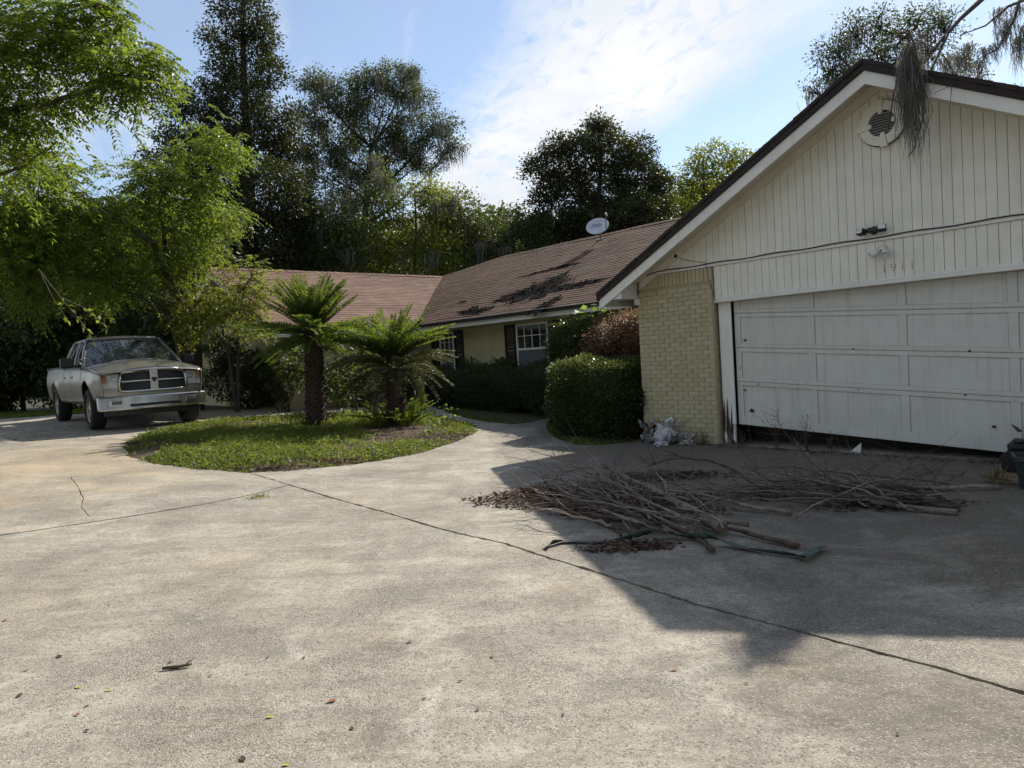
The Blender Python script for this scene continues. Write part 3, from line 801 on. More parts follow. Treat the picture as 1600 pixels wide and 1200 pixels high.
# cables
cb_ = [W(.05, -.06, 2.34), W(.055, -.06, 2.45), W(.08, -.055, 2.58), W(.20, -.05, 2.645), W(.42, -.04, 2.685)]
for i in range(1, 40): cb_.append(W(.42 + i * .18, -.036, 2.685 + .008 * math.sin(i * 1.3) + .0 * i))
tag(MB().tube(cb_, .008, 6).build('cable', M['cable']), 'black cable stapled along the gable flashing down to the eave corner', 'cable')
tag(MB().tube(bez(W(.80, -.03, 2.87), W(1.0, -.04, 2.76), W(1.30, -.03, 2.715), 8) + bez(W(1.32, -.05, 2.70), W(1.36, -.06, 2.4), W(1.46, -.06, 2.12), 8), .004, 5).build('cable', M['cable']),
    'thin loose wire from the round knob down to the door corner', 'cable')
tag(MB().lathe([(0, -.0), (.03, 0), (.034, .03), (.02, .05), (0, .055)], 12, Matrix.Translation(tuple(W(.79, -.002, 2.88))) @ Matrix.Rotation(HROT, 4, 'Z') @ Matrix.Rotation(R(90), 4, 'X')).build('wire_knob', M['barkdark'], None, True),
    'small dark round insulator knob on the gable siding', 'knob')
# --- satellite dish on the main roof ridge
dq = onplane(934, 355, W(0, RV - .35, 0), HV)
dn = np.array([-.28, -.80, .53]); dn /= np.linalg.norm(dn)
du_, dv_, dz_ = touv(dq); foot = W(du_ + .08, RV - .35, EZ + MS * (RV - .35 - EV) + .01)
dish = thing('satellite_dish', 'grey-white oval satellite dish on the roof ridge', 'satellite dish', foot)
Q = Vector(dn).to_track_quat('Z', 'X').to_matrix().to_4x4()
L0 = dq - foot
rel = Matrix.Translation(tuple(L0)) @ Q
dm = MB(); dm.lathe([(0, 0), (.10, .006), (.20, .024), (.28, .048), (.30, .056), (.302, .052), (.28, .036), (.15, .004), (0, -.012)], 28, rel @ Matrix.Diagonal((1.0, 1.12, 1, 1)))
dsh = dm.build('reflector', plain('dish_grey', (.50, .52, .55), .45, var=.15), dish, True)
bk = L0 - dn * .05
MB().tube([(0, 0, -.02), (0, 0, .22), bk + [0, 0, -.04], bk], .022, 8).build('mast', M['screen'], dish, True)
MB().box(-.1, .1, -.1, .1, -.015, .008, Matrix.Rotation(math.atan(MS), 4, Vector(tuple(HU)))).build('foot_plate', M['screen'], dish)
lx = np.cross([0, 0, 1.0], dn); lx /= np.linalg.norm(lx); ly = np.cross(dn, lx)
arm_end = L0 + dn * .34 + lx * .30 + ly * .16
rimb = L0 + lx * .26 - ly * .12 + dn * .05
MB().tube([rimb, arm_end], .013, 8).build('feed_arm', M['screen'], dish)
MB().tube([arm_end + dn * .03, arm_end - dn * .07], [.028, .035], 10).build('feed_horn', M['white_pl'], dish, True)
cu = bpy.data.curves.new('lettering', 'FONT'); cu.body = 'dish'; cu.size = .17; cu.extrude = .001
to = bpy.data.objects.new('lettering_tmp', cu); COL.objects.link(to)
me = bpy.data.meshes.new_from_object(to.evaluated_get(bpy.context.evaluated_depsgraph_get())); bpy.data.objects.remove(to)
me.materials.clear(); me.materials.append(plain('faded_blue_print', (.16, .20, .30), .6))
lx = np.cross([0, 0, 1.0], dn); lx /= np.linalg.norm(lx); ly = np.cross(dn, lx)
lo_ = L0 + dn * .022 - lx * .17 + ly * .02
o = link('lettering', me, None, dish); o.matrix_local = Matrix(((lx[0], ly[0], dn[0], lo_[0]), (lx[1], ly[1], dn[1], lo_[1]), (lx[2], ly[2], dn[2], lo_[2]), (0, 0, 0, 1)))

# ================================================================== VEGETATION
L = {}
L['pecan'] = leaf_mat('bright_green_leaflets', (.036, .068, .012), (.088, .135, .022), (.34, .45, .045), .41, .45, .25)
L['yellow'] = leaf_mat('yellow_green_leaves', (.060, .090, .014), (.125, .155, .026), (.40, .45, .06), .42, .45, .25)
L['dark'] = leaf_mat('dark_glossy_leaves', (.026, .042, .014), (.060, .082, .026), (.17, .23, .04), .28, .5, .3)
L['magn'] = leaf_mat('magnolia_leaves', (.022, .034, .013), (.056, .068, .024), (.13, .16, .03), .22, .5, .3, (.06, .045, .02))
L['oak'] = leaf_mat('grey_green_oak_leaves', (.030, .045, .020), (.062, .082, .036), (.17, .22, .06), .32, .5, .3)
L['mid'] = leaf_mat('mid_green_leaves', (.034, .052, .017), (.078, .100, .032), (.20, .25, .06), .34, .5, .25)
L['hedge'] = leaf_mat('hedge_leaves', (.020, .036, .009), (.060, .085, .020), (.22, .28, .05), .30, .42, .4)
L['red'] = leaf_mat('red_tip_leaves', (.038, .048, .022), (.080, .082, .036), (.34, .22, .13), .36, .5, .25, (.36, .085, .085))
L['frond'] = leaf_mat('sago_leaflets', (.026, .046, .010), (.065, .092, .020), (.32, .43, .05), .38, .5, .25)
L['frondold'] = leaf_mat('old_sago_leaflets', (.035, .050, .018), (.095, .100, .045), (.22, .24, .07), .25, .5, .3, (.13, .085, .04))
L['grass'] = leaf_mat('lawn_grass', (.055, .080, .015), (.130, .160, .032), (.34, .42, .06), .40, .5, .25)
L['weed'] = leaf_mat('weed_leaves', (.055, .11, .02), (.11, .19, .035), (.38, .55, .07), .42, .42, .35)
L['litter'] = leaf_mat('brown_leaf_litter', (.040, .020, .013), (.13, .068, .045), (.12, .06, .03), .12, .7, .2, (.20, .15, .11))
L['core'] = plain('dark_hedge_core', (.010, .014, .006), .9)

NS, LD = 2.6, 3.0
def clump_leaves(clumps, rng, Ll, Wl, dens, sub_r=.42, fill=.5, droop=.25, flat=.8):
    """clumps [(centre, r)] -> leaf arrays and twig tips"""
    P, A, subs = [], [], []
    for c, r in clumps:
        ns = max(6, int(7.5 * (r / sub_r) ** 2 * fill * NS))
        d = unit(rng.normal(size=(ns, 3))); rad = r * (.35 + .65 * rng.random(ns) ** .5)
        s = c + d * rad[:, None] * np.array([1, 1, flat]); subs.append((c, s))
        m = max(6, int(dens * sub_r ** 2 / (Ll * Wl) * LD))
        off = rng.normal(size=(ns, m, 3)) * sub_r * .45 * np.array([1, 1, .7])
        p = s[:, None, :] + off
        a = unit(off) * .8 + d[:, None, :] * .5 + rng.normal(size=(ns, m, 3)) * .5; a[..., 2] -= droop
        P.append(p.reshape(-1, 3)); A.append(a.reshape(-1, 3))
    P = np.concatenate(P); A = np.concatenate(A); n = len(P)
    l = Ll * (.7 + .6 * rng.random(n))
    return leaf_arrays(P, A, l, l * Wl / Ll, rng), subs

def pinnate_leaves(tips, dirs, rng, Ln=.42, pairs=8, ll=.085, lw=.030):
    """compound leaves: a drooping rachis with leaflet pairs"""
    n = len(tips); D = unit(dirs)
    side = unit(np.cross(D, np.array([0, 0, 1.0]) + rng.normal(size=(n, 3)) * .25)); LL = Ln * (.7 + .5 * rng.random(n))
    P, A = [], []
    for k in range(pairs):
        f = (k + 1) / (pairs + .3)
        ctr = tips + D * (LL * f)[:, None] + np.array([0, 0, -1.0]) * (LL * f * f * .45)[:, None]
        dd = unit(D - np.array([0, 0, .9 * f]))
        for sg in (-1, 1):
            P.append(ctr); A.append(side * sg + dd * .55 + np.array([0, 0, -.30]) + rng.normal(size=(n, 3)) * .12)
    P.append(tips + D * LL[:, None] + np.array([0, 0, -1.0]) * (LL * .45)[:, None]); A.append(unit(D - np.array([0, 0, .8])))
    P = np.concatenate(P); A = np.concatenate(A); m = len(P); l = ll * (.75 + .5 * rng.random(m))
    return leaf_arrays(P, A, l, l * lw / ll, rng, .9)

def limbs(mb, base, trunk_pts, tr, subs, rng, lr=.09, twig=.014, maxtw=14):
    tp = np.array(trunk_pts)
    for c, s in subs:
        # leave the trunk below the clump
        hd = np.linalg.norm(tp[:, :2] - c[:2], axis=1); zt_ = c[2] - hd * .75
        i = int(np.argmin(np.abs(tp[:, 2] - zt_) + .05 * np.arange(len(tp))[::-1] * 0)); i = min(max(i, min(2, len(tp) - 1)), len(tp) - 1)
        a = tp[i]; mid = (a + c) / 2 + np.array([rng.normal() * .2, rng.normal() * .2, -.12 * np.linalg.norm(c - a) + rng.normal() * .15])
        dist = np.linalg.norm(c - a); r0 = lr * min(1.0, .25 + dist * .10)
        mb.tube(bez(a, mid, c, 7), list(np.linspace(r0, r0 * .3, 7)), 5, False)
        k = min(len(s), maxtw)
        for q in s[rng.permutation(len(s))[:k]]:
            mb.tube(bez(c - (c - a) * .12, (c + q) / 2 + rng.normal(size=3) * .08, q, 4), [twig * 1.6, twig * 1.2, twig, twig * .4], 3, False)

def px_clumps(lst, depth, rng, jit=.5, k=1.0):
    out = []
    for it in lst:
        x, y, r = it[:3]; d = it[3] if len(it) > 3 else depth
        rr = r * d / FPX * k
        out.append((at(x, y, d + rng.normal() * jit * rr), rr))
    return out

def tree(name, label, trunk_px, base_depth, clumps, leaf, seed, Ll=.17, Wl=.085, dens=.9, tr=.22, sub_r=.42, fill=.5, top=None, bark='bark', group=None,
         lr=.09, moss=None, droop=.25, trunk_lean=0.0, xy=None, cat='tree', flat=.8, maxtw=14, twig=.014):
    rng = np.random.default_rng(seed)
    cs = clumps
    if xy is None:
        q = at(trunk_px, 560, base_depth); bx, by = q[0], q[1]
    else: bx, by = xy
    bz = g(bx, by) - .08
    T = thing(name, label, cat, (bx, by, bz), 0, group)
    base = np.array([bx, by, bz])
    if top is None:
        hi = max(cs, key=lambda c: c[0][2]); top = hi[0] * np.array([.6, .6, 1]) + base * np.array([.4, .4, 0])
    top = np.asarray(top); n = 10; tp = []
    for i in range(n):
        f = i / (n - 1); p = base + (top - base) * f + np.array([math.sin(f * 5 + seed), math.cos(f * 4 + seed), 0]) * .25 * f * (1 - f) * 2
        tp.append(p)
    tb = MB(); tb.tube(tp, [tr * (1.25 if i == 0 else 1) * (1 - .75 * i / (n - 1)) for i in range(n)], 8, False)
    (v, f), subs = clump_leaves(cs, rng, Ll, Wl, dens, sub_r, fill, droop, flat)
    limbs(tb, base, tp, tr, subs, rng, lr, twig, maxtw)
    me = tb.mesh('trunk'); me.transform(Matrix.Translation(tuple(-base))); link('trunk', me, M[bark], T, True)
    link('crown', raw_mesh('crown', v - base, f), L[leaf], T)
    if moss:
        ms = []
        for c, s in subs:
            for q in s[rng.permutation(len(s))[:moss]]: ms.append(q)
        mv = moss_arrays(np.array(ms), rng, .9, .22, 34)
        stuff(link('moss', raw_mesh('moss', mv[0] - base, mv[1]), M['moss'], T))
    return T

def moss_arrays(P, rng, length=.9, spread=.2, strands=30, w=.012, wob=.028, segs=5):
    parts = []
    n = len(P); k = strands
    base = P[:, None, :] + rng.normal(size=(n, k, 3)) * np.array([spread, spread, spread * .35])
    ln = length * (.3 + .9 * rng.random((n, k))) * (.6 + .6 * rng.random((n, 1)))
    side = unit(rng.normal(size=(n, k, 3)) * np.array([1, 1, .1]))
    cur = base.copy(); pts = [cur]; conv = P[:, None, :]; drift = np.zeros((n, k, 3))
    for s in range(segs):
        drift = drift * .45 + rng.normal(size=(n, k, 3)) * wob
        nx = cur + np.array([0, 0, -1.0]) * (ln / segs)[..., None] + drift
        nx[..., :2] += (conv[..., :2] - nx[..., :2]) * .5 / segs
        pts.append(nx); cur = nx
    pts = np.stack(pts, 2)                                   # n,k,segs+1,3
    ww = (w * np.interp(np.linspace(0, 1, segs + 1), [0, .2, .6, 1], [1, 1.3, 1, .25]))[None, None, :, None]
    a = pts - side[:, :, None, :] * ww; b = pts + side[:, :, None, :] * ww
    v = np.stack([a, b], 3).reshape(n * k, (segs + 1) * 2, 3)
    f0 = np.array([[2 * i, 2 * i + 1, 2 * i + 3, 2 * i + 2] for i in range(segs)])
    f = (f0[None] + (np.arange(n * k) * (segs + 1) * 2)[:, None, None]).reshape(-1, 4)
    return v.reshape(-1, 3), f

rg = np.random.default_rng(21)
# ---- far tree line, each tree on its own
far = [(-60, 380, 62), (60, 385, 60), (170, 375, 62), (275, 385, 58), (470, 385, 58), (560, 390, 55), (640, 395, 52), (715, 375, 50), (775, 365, 42), (838, 380, 45), (900, 370, 50), (1000, 350, 52), (1090, 330, 55), (1190, 300, 60), (1300, 270, 60)]
far_lbl = ['far dark tree beyond the left edge of the thicket', 'far tree above the truck bed, behind the thicket', 'far tree straight above the truck cab', 'far tree between the truck and the tall magnolia',
           'far tree just right of the tall magnolia trunk', 'far tree behind the mossy oak trunk', 'far tree right of the mossy oak trunk', 'far tree above the meeting of the two roofs', 'far low tree under the gap of sky',
           'far tree left of the broad dark magnolia', 'far tree behind the broad dark magnolia', 'far tree behind the satellite dish', 'far tree below the pale green treetop', 'far tree hidden behind the garage rake', 'far tree hidden behind the gable']
for i, (x, y, r) in enumerate(far):
    d = 54 + (i * 7 % 9)
    cl = [(x, y, r), (x - r * .6, y + r * .5, r * .8), (x + r * .6, y + r * .45, r * .8), (x, y + r * 1.1, r * .95), (x + r * .3, y - r * .55, r * .6), (x - r * .5, y - r * .3, r * .6), (x + r * .7, y + r * 1.4, r * .7), (x - r * .7, y + r * 1.4, r * .7), (x - r * .3, y + r * 2.2, r * .8), (x + r * .5, y + r * 2.5, r * .8), (x - r * .5, y + r * 3.1, r * .8), (x + r * .2, y + r * 3.5, r * .7)]
    tree('background_tree', far_lbl[i], x, d, px_clumps(cl, d, rg, .3), ['mid', 'oak', 'dark'][i % 3], 100 + i, .40, .24, .75, .2, 1.0, .4, group='far tree line', maxtw=3, twig=.02)
# ---- dark thicket behind the truck
th = [(-40, 520, 70, 25), (30, 480, 60, 26), (100, 500, 62, 25), (175, 480, 60, 26), (250, 500, 60, 24), (310, 500, 50, 23)]
th_l = ['dark leafy tree at the left edge behind the lawn', 'dark tree behind the truck bed', 'dark tree behind the truck rear window', 'dark tree behind the truck roof', 'dark tree right of the truck roof', 'dark tree at the gable end of the house']
for i, (x, y, r, d) in enumerate(th):
    cl = [(x, y - 70, r), (x - 25, y - 10, r * .9), (x + 28, y + 5, r * .9), (x, y + 55, r * .85), (x + 10, y - 130, r * .8), (x - 30, y + 80, r * .7), (x + 35, y + 85, r * .7), (x, y + 105, r * .6), (x - 45, y + 40, r * .7), (x + 48, y + 45, r * .7)]
    tree('thicket_tree', th_l[i], x, d, px_clumps(cl, d, rg, .4), 'dark', 140 + i, .16, .085, .8, .07, .45, .6, bark='barkdark', group='thicket behind the truck', maxtw=6)
# ---- tall dark magnolia
cl = [(372, -45, 45), (378, 15, 46), (340, 62, 26), (412, 55, 26), (385, 95, 46), (345, 122, 30), (425, 112, 26), (380, 165, 50), (318, 162, 36), (276, 176, 26), (432, 180, 36), (335, 210, 44), (258, 208, 18), (390, 235, 58), (445, 235, 32), (345, 275, 50), (420, 300, 60), (365, 340, 55), (400, 385, 65), (330, 380, 50), (455, 330, 48), (300, 240, 44), (290, 310, 50), (250, 260, 36), (460, 275, 40), (470, 400, 44), (350, 400, 50)]
tree('tall_magnolia', 'tall narrow dark magnolia rising above the left roof', 392, 33, px_clumps(cl, 33, rg), 'magn', 201, .15, .075, .72, .34, .42, .50, top=at(380, -40, 33), bark='barkdark')
# ---- mossy live oak
cl = [(500, 140, 32), (540, 155, 36), (572, 132, 34), (610, 128, 38), (650, 152, 34), (688, 192, 28), (482, 190, 32), (530, 205, 42), (590, 195, 42), (640, 212, 38), (508, 252, 38), (560, 255, 42), (612, 250, 40), (664, 245, 32), (704, 230, 18), (470, 235, 28), (486, 128, 14), (636, 112, 16), (545, 300, 34), (600, 300, 30)]
tree('live_oak', 'live oak hung with grey moss behind the left roof', 555, 40, px_clumps(cl, 40, rg), 'oak', 202, .15, .065, .62, .42, .5, .46, top=at(580, 230, 40), bark='barkdark', moss=5, lr=.10, twig=.016)
# ---- sunlit mid-green trees under it
for i, (lbl, tx, cl) in enumerate((
        ('yellow-green tree right of the tall magnolia above the roof ridge', 500, [(500, 325, 34), (478, 365, 36), (530, 340, 40), (585, 255, 14), (592, 285, 22), (575, 318, 32), (510, 400, 40), (555, 375, 44), (470, 405, 36), (545, 412, 40)]),
        ('light green tree under the mossy oak', 640, [(628, 325, 38), (665, 300, 30), (685, 320, 34), (610, 370, 42), (660, 365, 44), (590, 410, 40), (640, 412, 42), (690, 395, 40)]),
        ('green tree left of the open sky above the roof valley', 735, [(715, 320, 32), (745, 345, 28), (725, 365, 38), (765, 375, 30), (740, 400, 38), (705, 410, 34), (780, 395, 30), (690, 335, 26)]),
        ('low green tree left of the broad dark magnolia', 815, [(800, 350, 28), (825, 380, 36), (785, 380, 30), (850, 395, 32), (805, 405, 34), (845, 360, 26)]))):
    tree('light_green_tree', lbl, tx, 34 + i, px_clumps(cl, 34 + i, rg), 'mid' if i != 1 else 'yellow', 210 + i, .15, .07, .5, .16, .42, .46, group='sunlit trees behind the roofs', moss=2 if i < 3 else None)
# ---- broad dark magnolia
cl = [(935, 212, 30), (905, 240, 36), (960, 240, 36), (868, 232, 24), (843, 266, 28), (1000, 236, 26), (890, 290, 40), (945, 290, 44), (995, 280, 38), (1030, 288, 24), (848, 312, 22), (920, 340, 44), (980, 335, 44), (1032, 328, 26), (870, 345, 36), (832, 352, 24), (900, 378, 42), (960, 372, 42), (1010, 362, 38), (935, 190, 14)]
tree('broad_magnolia', 'broad dark magnolia behind the satellite dish', 925, 37, px_clumps(cl, 37, rg), 'magn', 203, .15, .075, 1.0, .30, .42, .52, top=at(940, 230, 37), bark='barkdark')
# ---- pale tree right of it
cl = [(1108, 246, 28), (1148, 246, 24), (1090, 275, 28), (1130, 282, 32), (1064, 300, 26), (1100, 316, 36), (1050, 332, 28), (1080, 346, 36), (1032, 348, 28), (1175, 258, 18), (1150, 312, 28)]
tree('pale_tree', 'pale green tree between the dark magnolia and the gable', 1100, 44, px_clumps(cl, 44, rg), 'yellow', 204, .20, .10, .55, .22, .5, .46)
# ---- oak behind the garage
cl = [(1300, 78, 30), (1330, 50, 30), (1370, 42, 34), (1287, 108, 24), (1340, 98, 34), (1402, 52, 34), (1440, 30, 30), (1400, 92, 36), (1450, 80, 34), (1484, 42, 26), (1266, 138, 14), (1308, 130, 24), (1505, 92, 22), (1380, 132, 34), (1440, 132, 34), (1592, 148, 12), (1500, 130, 30)]
tree('garage_oak', 'sparse grey-green oak rising behind the garage roof', 1420, 22, px_clumps(cl, 22, rg), 'oak', 205, .11, .042, .36, .24, .33, .42, top=at(1420, 60, 22), moss=1, lr=.11)
# ---- moss-hung limb over the gable (comes from a tree outside the frame on the right)
rng = np.random.default_rng(55)
lt = thing('overhanging_limb', 'mossy bare limb reaching over the garage roof from the right', 'branch', (11.4, 7.1, -.05))
lb = MB(); o0 = np.array(lt.location)
main = [np.array([11.4, 7.1, -.05]), np.array([11.5, 7.3, 2.5]), np.array([11.3, 7.9, 5.0]), np.array([10.7, 9.4, 7.2]), at(1680, -40, 11.6), at(1560, -25, 11), at(1500, 30, 10.6), at(1460, 75, 10.3), at(1436, 100, 10.1)]
lb.tube([p - o0 for p in main], [.26, .22, .19, .14, .09, .05, .030, .020, .010], 7)
side_br = [[at(1600, -25, 11.2), at(1585, 30, 11), at(1560, 75, 10.9), at(1525, 95, 10.8)], [at(1600, 0, 11), at(1575, 10, 10.8), at(1540, 40, 10.7), at(1500, 55, 10.7)], [at(1640, -40, 11.4), at(1650, 20, 11.2), at(1600, 55, 11), at(1590, 58, 10.9)], [at(1480, 55, 10.4), at(1455, 110, 10.2), at(1440, 128, 10.1)]]
for b_ in side_br: lb.tube([p - o0 for p in b_], list(np.linspace(.028, .006, len(b_))), 5)
lb.build('limb', M['bark'], lt, True)
mp = np.array([at(1590, 10, 11), at(1578, 30, 11), at(1568, 45, 10.95), at(1555, 70, 10.9), at(1540, 75, 10.9), at(1530, 95, 10.8), at(1600, 40, 11), at(1590, 60, 10.9), at(1560, 15, 11), at(1512, 70, 10.7), at(1500, 85, 10.6), at(1478, 90, 10.4)])
mv = moss_arrays(mp, rng, .46, .05, 60, .004, .012, 10); stuff(link('moss', raw_mesh('moss', mv[0] - o0, mv[1]), M['moss'], lt))
# ---- clump of moss and dead twigs hanging over the rake
hp = W(4.33, -.55, 4.50)
hm = thing('hanging_moss', 'long grey moss clump with dead twigs draped over the gable edge', 'moss', hp)
mv = moss_arrays(np.array([hp + HU * du + [0, 0, dz] for du, dz in ((-.03, .12), (.0, .05), (.03, .15), (.05, .0), (-.05, -.05), (0, -.25), (.02, -.15))]), rng, .80, .042, 85, .0030, .011, 14)
link('strands', raw_mesh('strands', mv[0] - hp, mv[1]), M['moss'], hm)
tw = MB()
for pts_, r_ in (([(0, 0, .30), (.06, -.02, .1), (.12, -.03, -.35), (.13, -.03, -.62), (.02, -.03, -.98), (-.04, -.03, -1.05)], .013), ([(.0, 0, .2), (-.10, -.03, -.1), (-.17, -.03, -.32), (-.24, -.03, -.70)], .014), ([(.05, 0, .2), (.30, -.03, -.02), (.42, -.03, -.28), (.40, -.03, -.42), (.22, -.03, -.45)], .007), ([(.40, -.03, -.42), (.38, -.03, -.60)], .005), ([(.12, -.03, -.35), (.22, -.04, -.62), (.05, -.03, -1.0)], .004), ([(.0, .05, .3), (-.12, .1, .28), (-.25, .2, .22)], .016)):
    pp = [HU * p[0] + HV * p[1] + np.array([0, 0, p[2]]) for p in pts_]
    tw.tube(pp, list(np.linspace(r_, r_ * .4, len(pp))), 5)
tw.build('twigs', M['bark'], hm, True)
rngd = np.random.default_rng(5)
pp = hp + HU * rngd.uniform(-.22, .12, 260)[:, None] + HV * rngd.uniform(.0, .25, 260)[:, None] + np.array([0, 0, 1.0]) * rngd.uniform(.06, .36, 260)[:, None]
v_, f_ = leaf_arrays(pp, rngd.normal(size=(260, 3)), .09, .006, rngd); link('dead_twigs', raw_mesh('dead_twigs', v_ - hp, f_), L['litter'], hm)

# ---- the two bright pinnate-leaved trees on the left
def pinnate_tree(name, label, base_xy, limbs_px, tips_px, seed, nleaf, leaf='pecan', tr=.2, Ln=.42, pairs=8, ll=.085):
    rng = np.random.default_rng(seed)
    bx, by = base_xy; base = np.array([bx, by, g(bx, by) - .08])
    T = thing(name, label, 'tree', base)
    tb = MB(); tops = []
    for pts_ in limbs_px:
        P = [base] + [at(*q) for q in pts_]
        S = []
        for i in range(len(P) - 1): S += [P[i] + (P[i + 1] - P[i]) * t for t in np.linspace(0, 1, 5)[:-1]]
        S.append(P[-1]); S = [p + rng.normal(size=3) * .02 for p in S]
        tb.tube([p - base for p in S], [max(.012, tr * (1 - t) ** 1.6) for t in np.linspace(0, 1, len(S))], 7, False); tops += S[4:]
    tops = np.array(tops)
    TP, TD = [], []
    for (x, y, r, d) in tips_px:
        c = at(x, y, d); rr = r * d / FPX; ns = max(7, int(rr * rr * 52))
        a = tops[np.argmin(np.linalg.norm(tops - c, axis=1))]
        tb.tube([p - base for p in bez(a, (a + c) / 2 + np.array([0, 0, .1]), c, 5)], [.022, .018, .014, .011, .008], 4, False)
        dd = unit(rng.normal(size=(ns, 3)) * np.array([1, 1, .6])); s = c + dd * rr * (.25 + .75 * rng.random((ns, 1)) ** .6)
        for q, w in zip(s, dd):
            tb.tube([p - base for p in bez(c, (c + q) / 2 + rng.normal(size=3) * .06, q, 4)], [.007, .006, .004, .002], 3, False)
            m = nleaf + int(rng.integers(0, 4))
            TP.append(q + rng.normal(size=(m, 3)) * .13); TD.append(w * .7 + rng.normal(size=(m, 3)) * np.array([1, 1, .45]) * .75 + np.array([0, 0, .05]))
    TP = np.concatenate(TP); TD = np.concatenate(TD)
    v, f = pinnate_leaves(TP, TD, rng, Ln, pairs, ll, ll * .36)
    tb.build('trunk', M['bark'], T, True)
    link('crown', raw_mesh('crown', v - base, f), L[leaf], T)
    return T
# upper limb tree: stands left of the frame, its boughs cross the top left corner
pinnate_tree('pinnate_tree', 'leafy tree whose boughs fill the upper left corner from outside the frame', (-10.8, 8.6),
             [[(-330, 300, 10.5), (-200, 230, 10.5), (0, 178, 10), (120, 150, 9.6), (200, 118, 9.5), (235, 100, 9.5)], [(-300, 200, 10.5), (-120, 60, 10), (60, 20, 9.5), (150, 10, 9.5)], [(-300, 330, 11), (-100, 300, 10.5), (40, 260, 10), (90, 225, 10)]],
             [(20, 40, 75, 9.5), (110, 30, 60, 9.6), (60, 110, 70, 9.8), (145, 80, 42, 9.6), (198, 98, 32, 9.5), (160, 128, 26, 9.6), (208, 132, 20, 9.4), (30, 180, 52, 10), (85, 165, 34, 9.8), (-60, 100, 80, 10), (-60, 220, 80, 10.2), (135, 30, 40, 9.8), (20, 250, 44, 10), (165, 10, 20, 9.6), (222, 88, 16, 9.5)],
             301, 8, tr=.17)
# middle tree: stands right behind the truck
pinnate_tree('pinnate_tree', 'bright yellow-green tree arching over the silver truck', (-8.3, 18.6),
             [[(300, 470, 17.5), (300, 380, 16.5), (340, 270, 15.5), (365, 215, 15.2)], [(285, 480, 17.2), (240, 380, 15), (160, 330, 13.5), (60, 320, 12.8)], [(290, 480, 17.4), (260, 400, 16), (250, 320, 15), (255, 270, 15)], [(270, 490, 17), (150, 430, 14.5), (20, 400, 13)]],
             [(340, 212, 24, 15.3), (312, 240, 34, 15.3), (352, 248, 26, 15.2), (262, 285, 42, 15), (322, 300, 40, 15.5), (340, 340, 28, 15.8), (232, 285, 24, 14.5), (195, 325, 52, 14.5), (262, 360, 52, 15.5), (300, 390, 38, 16), (130, 300, 50, 13.5), (60, 285, 52, 13), (100, 360, 58, 13.6), (20, 350, 58, 13), (185, 398, 52, 14.8), (60, 415, 52, 13.4), (130, 432, 46, 14.2), (0, 425, 50, 13), (240, 425, 40, 15.6), (-60, 330, 70, 13), (-70, 420, 60, 13), (175, 450, 30, 15), (40, 458, 32, 13.5), (20, 240, 34, 13), (200, 375, 60, 18.5), (275, 345, 55, 18.6), (150, 410, 60, 19), (320, 335, 40, 18), (110, 380, 60, 18.8), (60, 400, 60, 18)],
             302, 8)
# small sunlit tree against the left roof
pinnate_tree('small_tree', 'small sunny sapling with yellow-green leaves at the corner of the left roof', (-6.7, 17.3),
             [[(372, 520, 17.2), (375, 470, 16.8), (392, 430, 16.6)], [(350, 520, 17.2), (335, 470, 16.8), (310, 450, 16.6)]],
             [(395, 428, 20, 16.5), (408, 450, 24, 16.4), (375, 455, 34, 16.6), (340, 460, 36, 16.8), (405, 480, 26, 16.5), (365, 490, 34, 16.7), (310, 470, 36, 16.8), (395, 505, 20, 16.5), (330, 505, 30, 16.8), (290, 500, 30, 16.6)], 303, 6, 'yellow', .05, .32, 6, .085)
# drooping large-leaved twig tips in front of the truck
rng = np.random.default_rng(66)
tw_ = thing('leafy_twig', 'drooping twig with large yellowish leaves in front of the truck cab', 'twig', at(60, 420, 11.5))
b0 = np.array(tw_.location); pts_ = []; tb = MB()
for path in ([(60, 420), (95, 465), (120, 495), (140, 520), (146, 533)], [(95, 465), (130, 480), (155, 500), (168, 515)], [(60, 420), (85, 470), (105, 500)]):
    P = [at(x, y, 11.5) for x, y in path]; tb.tube([p - b0 for p in P], list(np.linspace(.008, .003, len(P))), 4)
    for a, b in zip(P[1:-1], P[2:]): pts_ += [a + (b - a) * t for t in np.linspace(0, 1, 6)]
pts_ = np.array(pts_); dd = rng.normal(size=pts_.shape) + np.array([.4, 0, -.5])
v_, f_ = leaf_arrays(pts_, dd, .11, .06, rng); tb.build('twig', M['bark'], tw_); link('leaves', raw_mesh('leaves', v_ - b0, f_), L['yellow'], tw_)

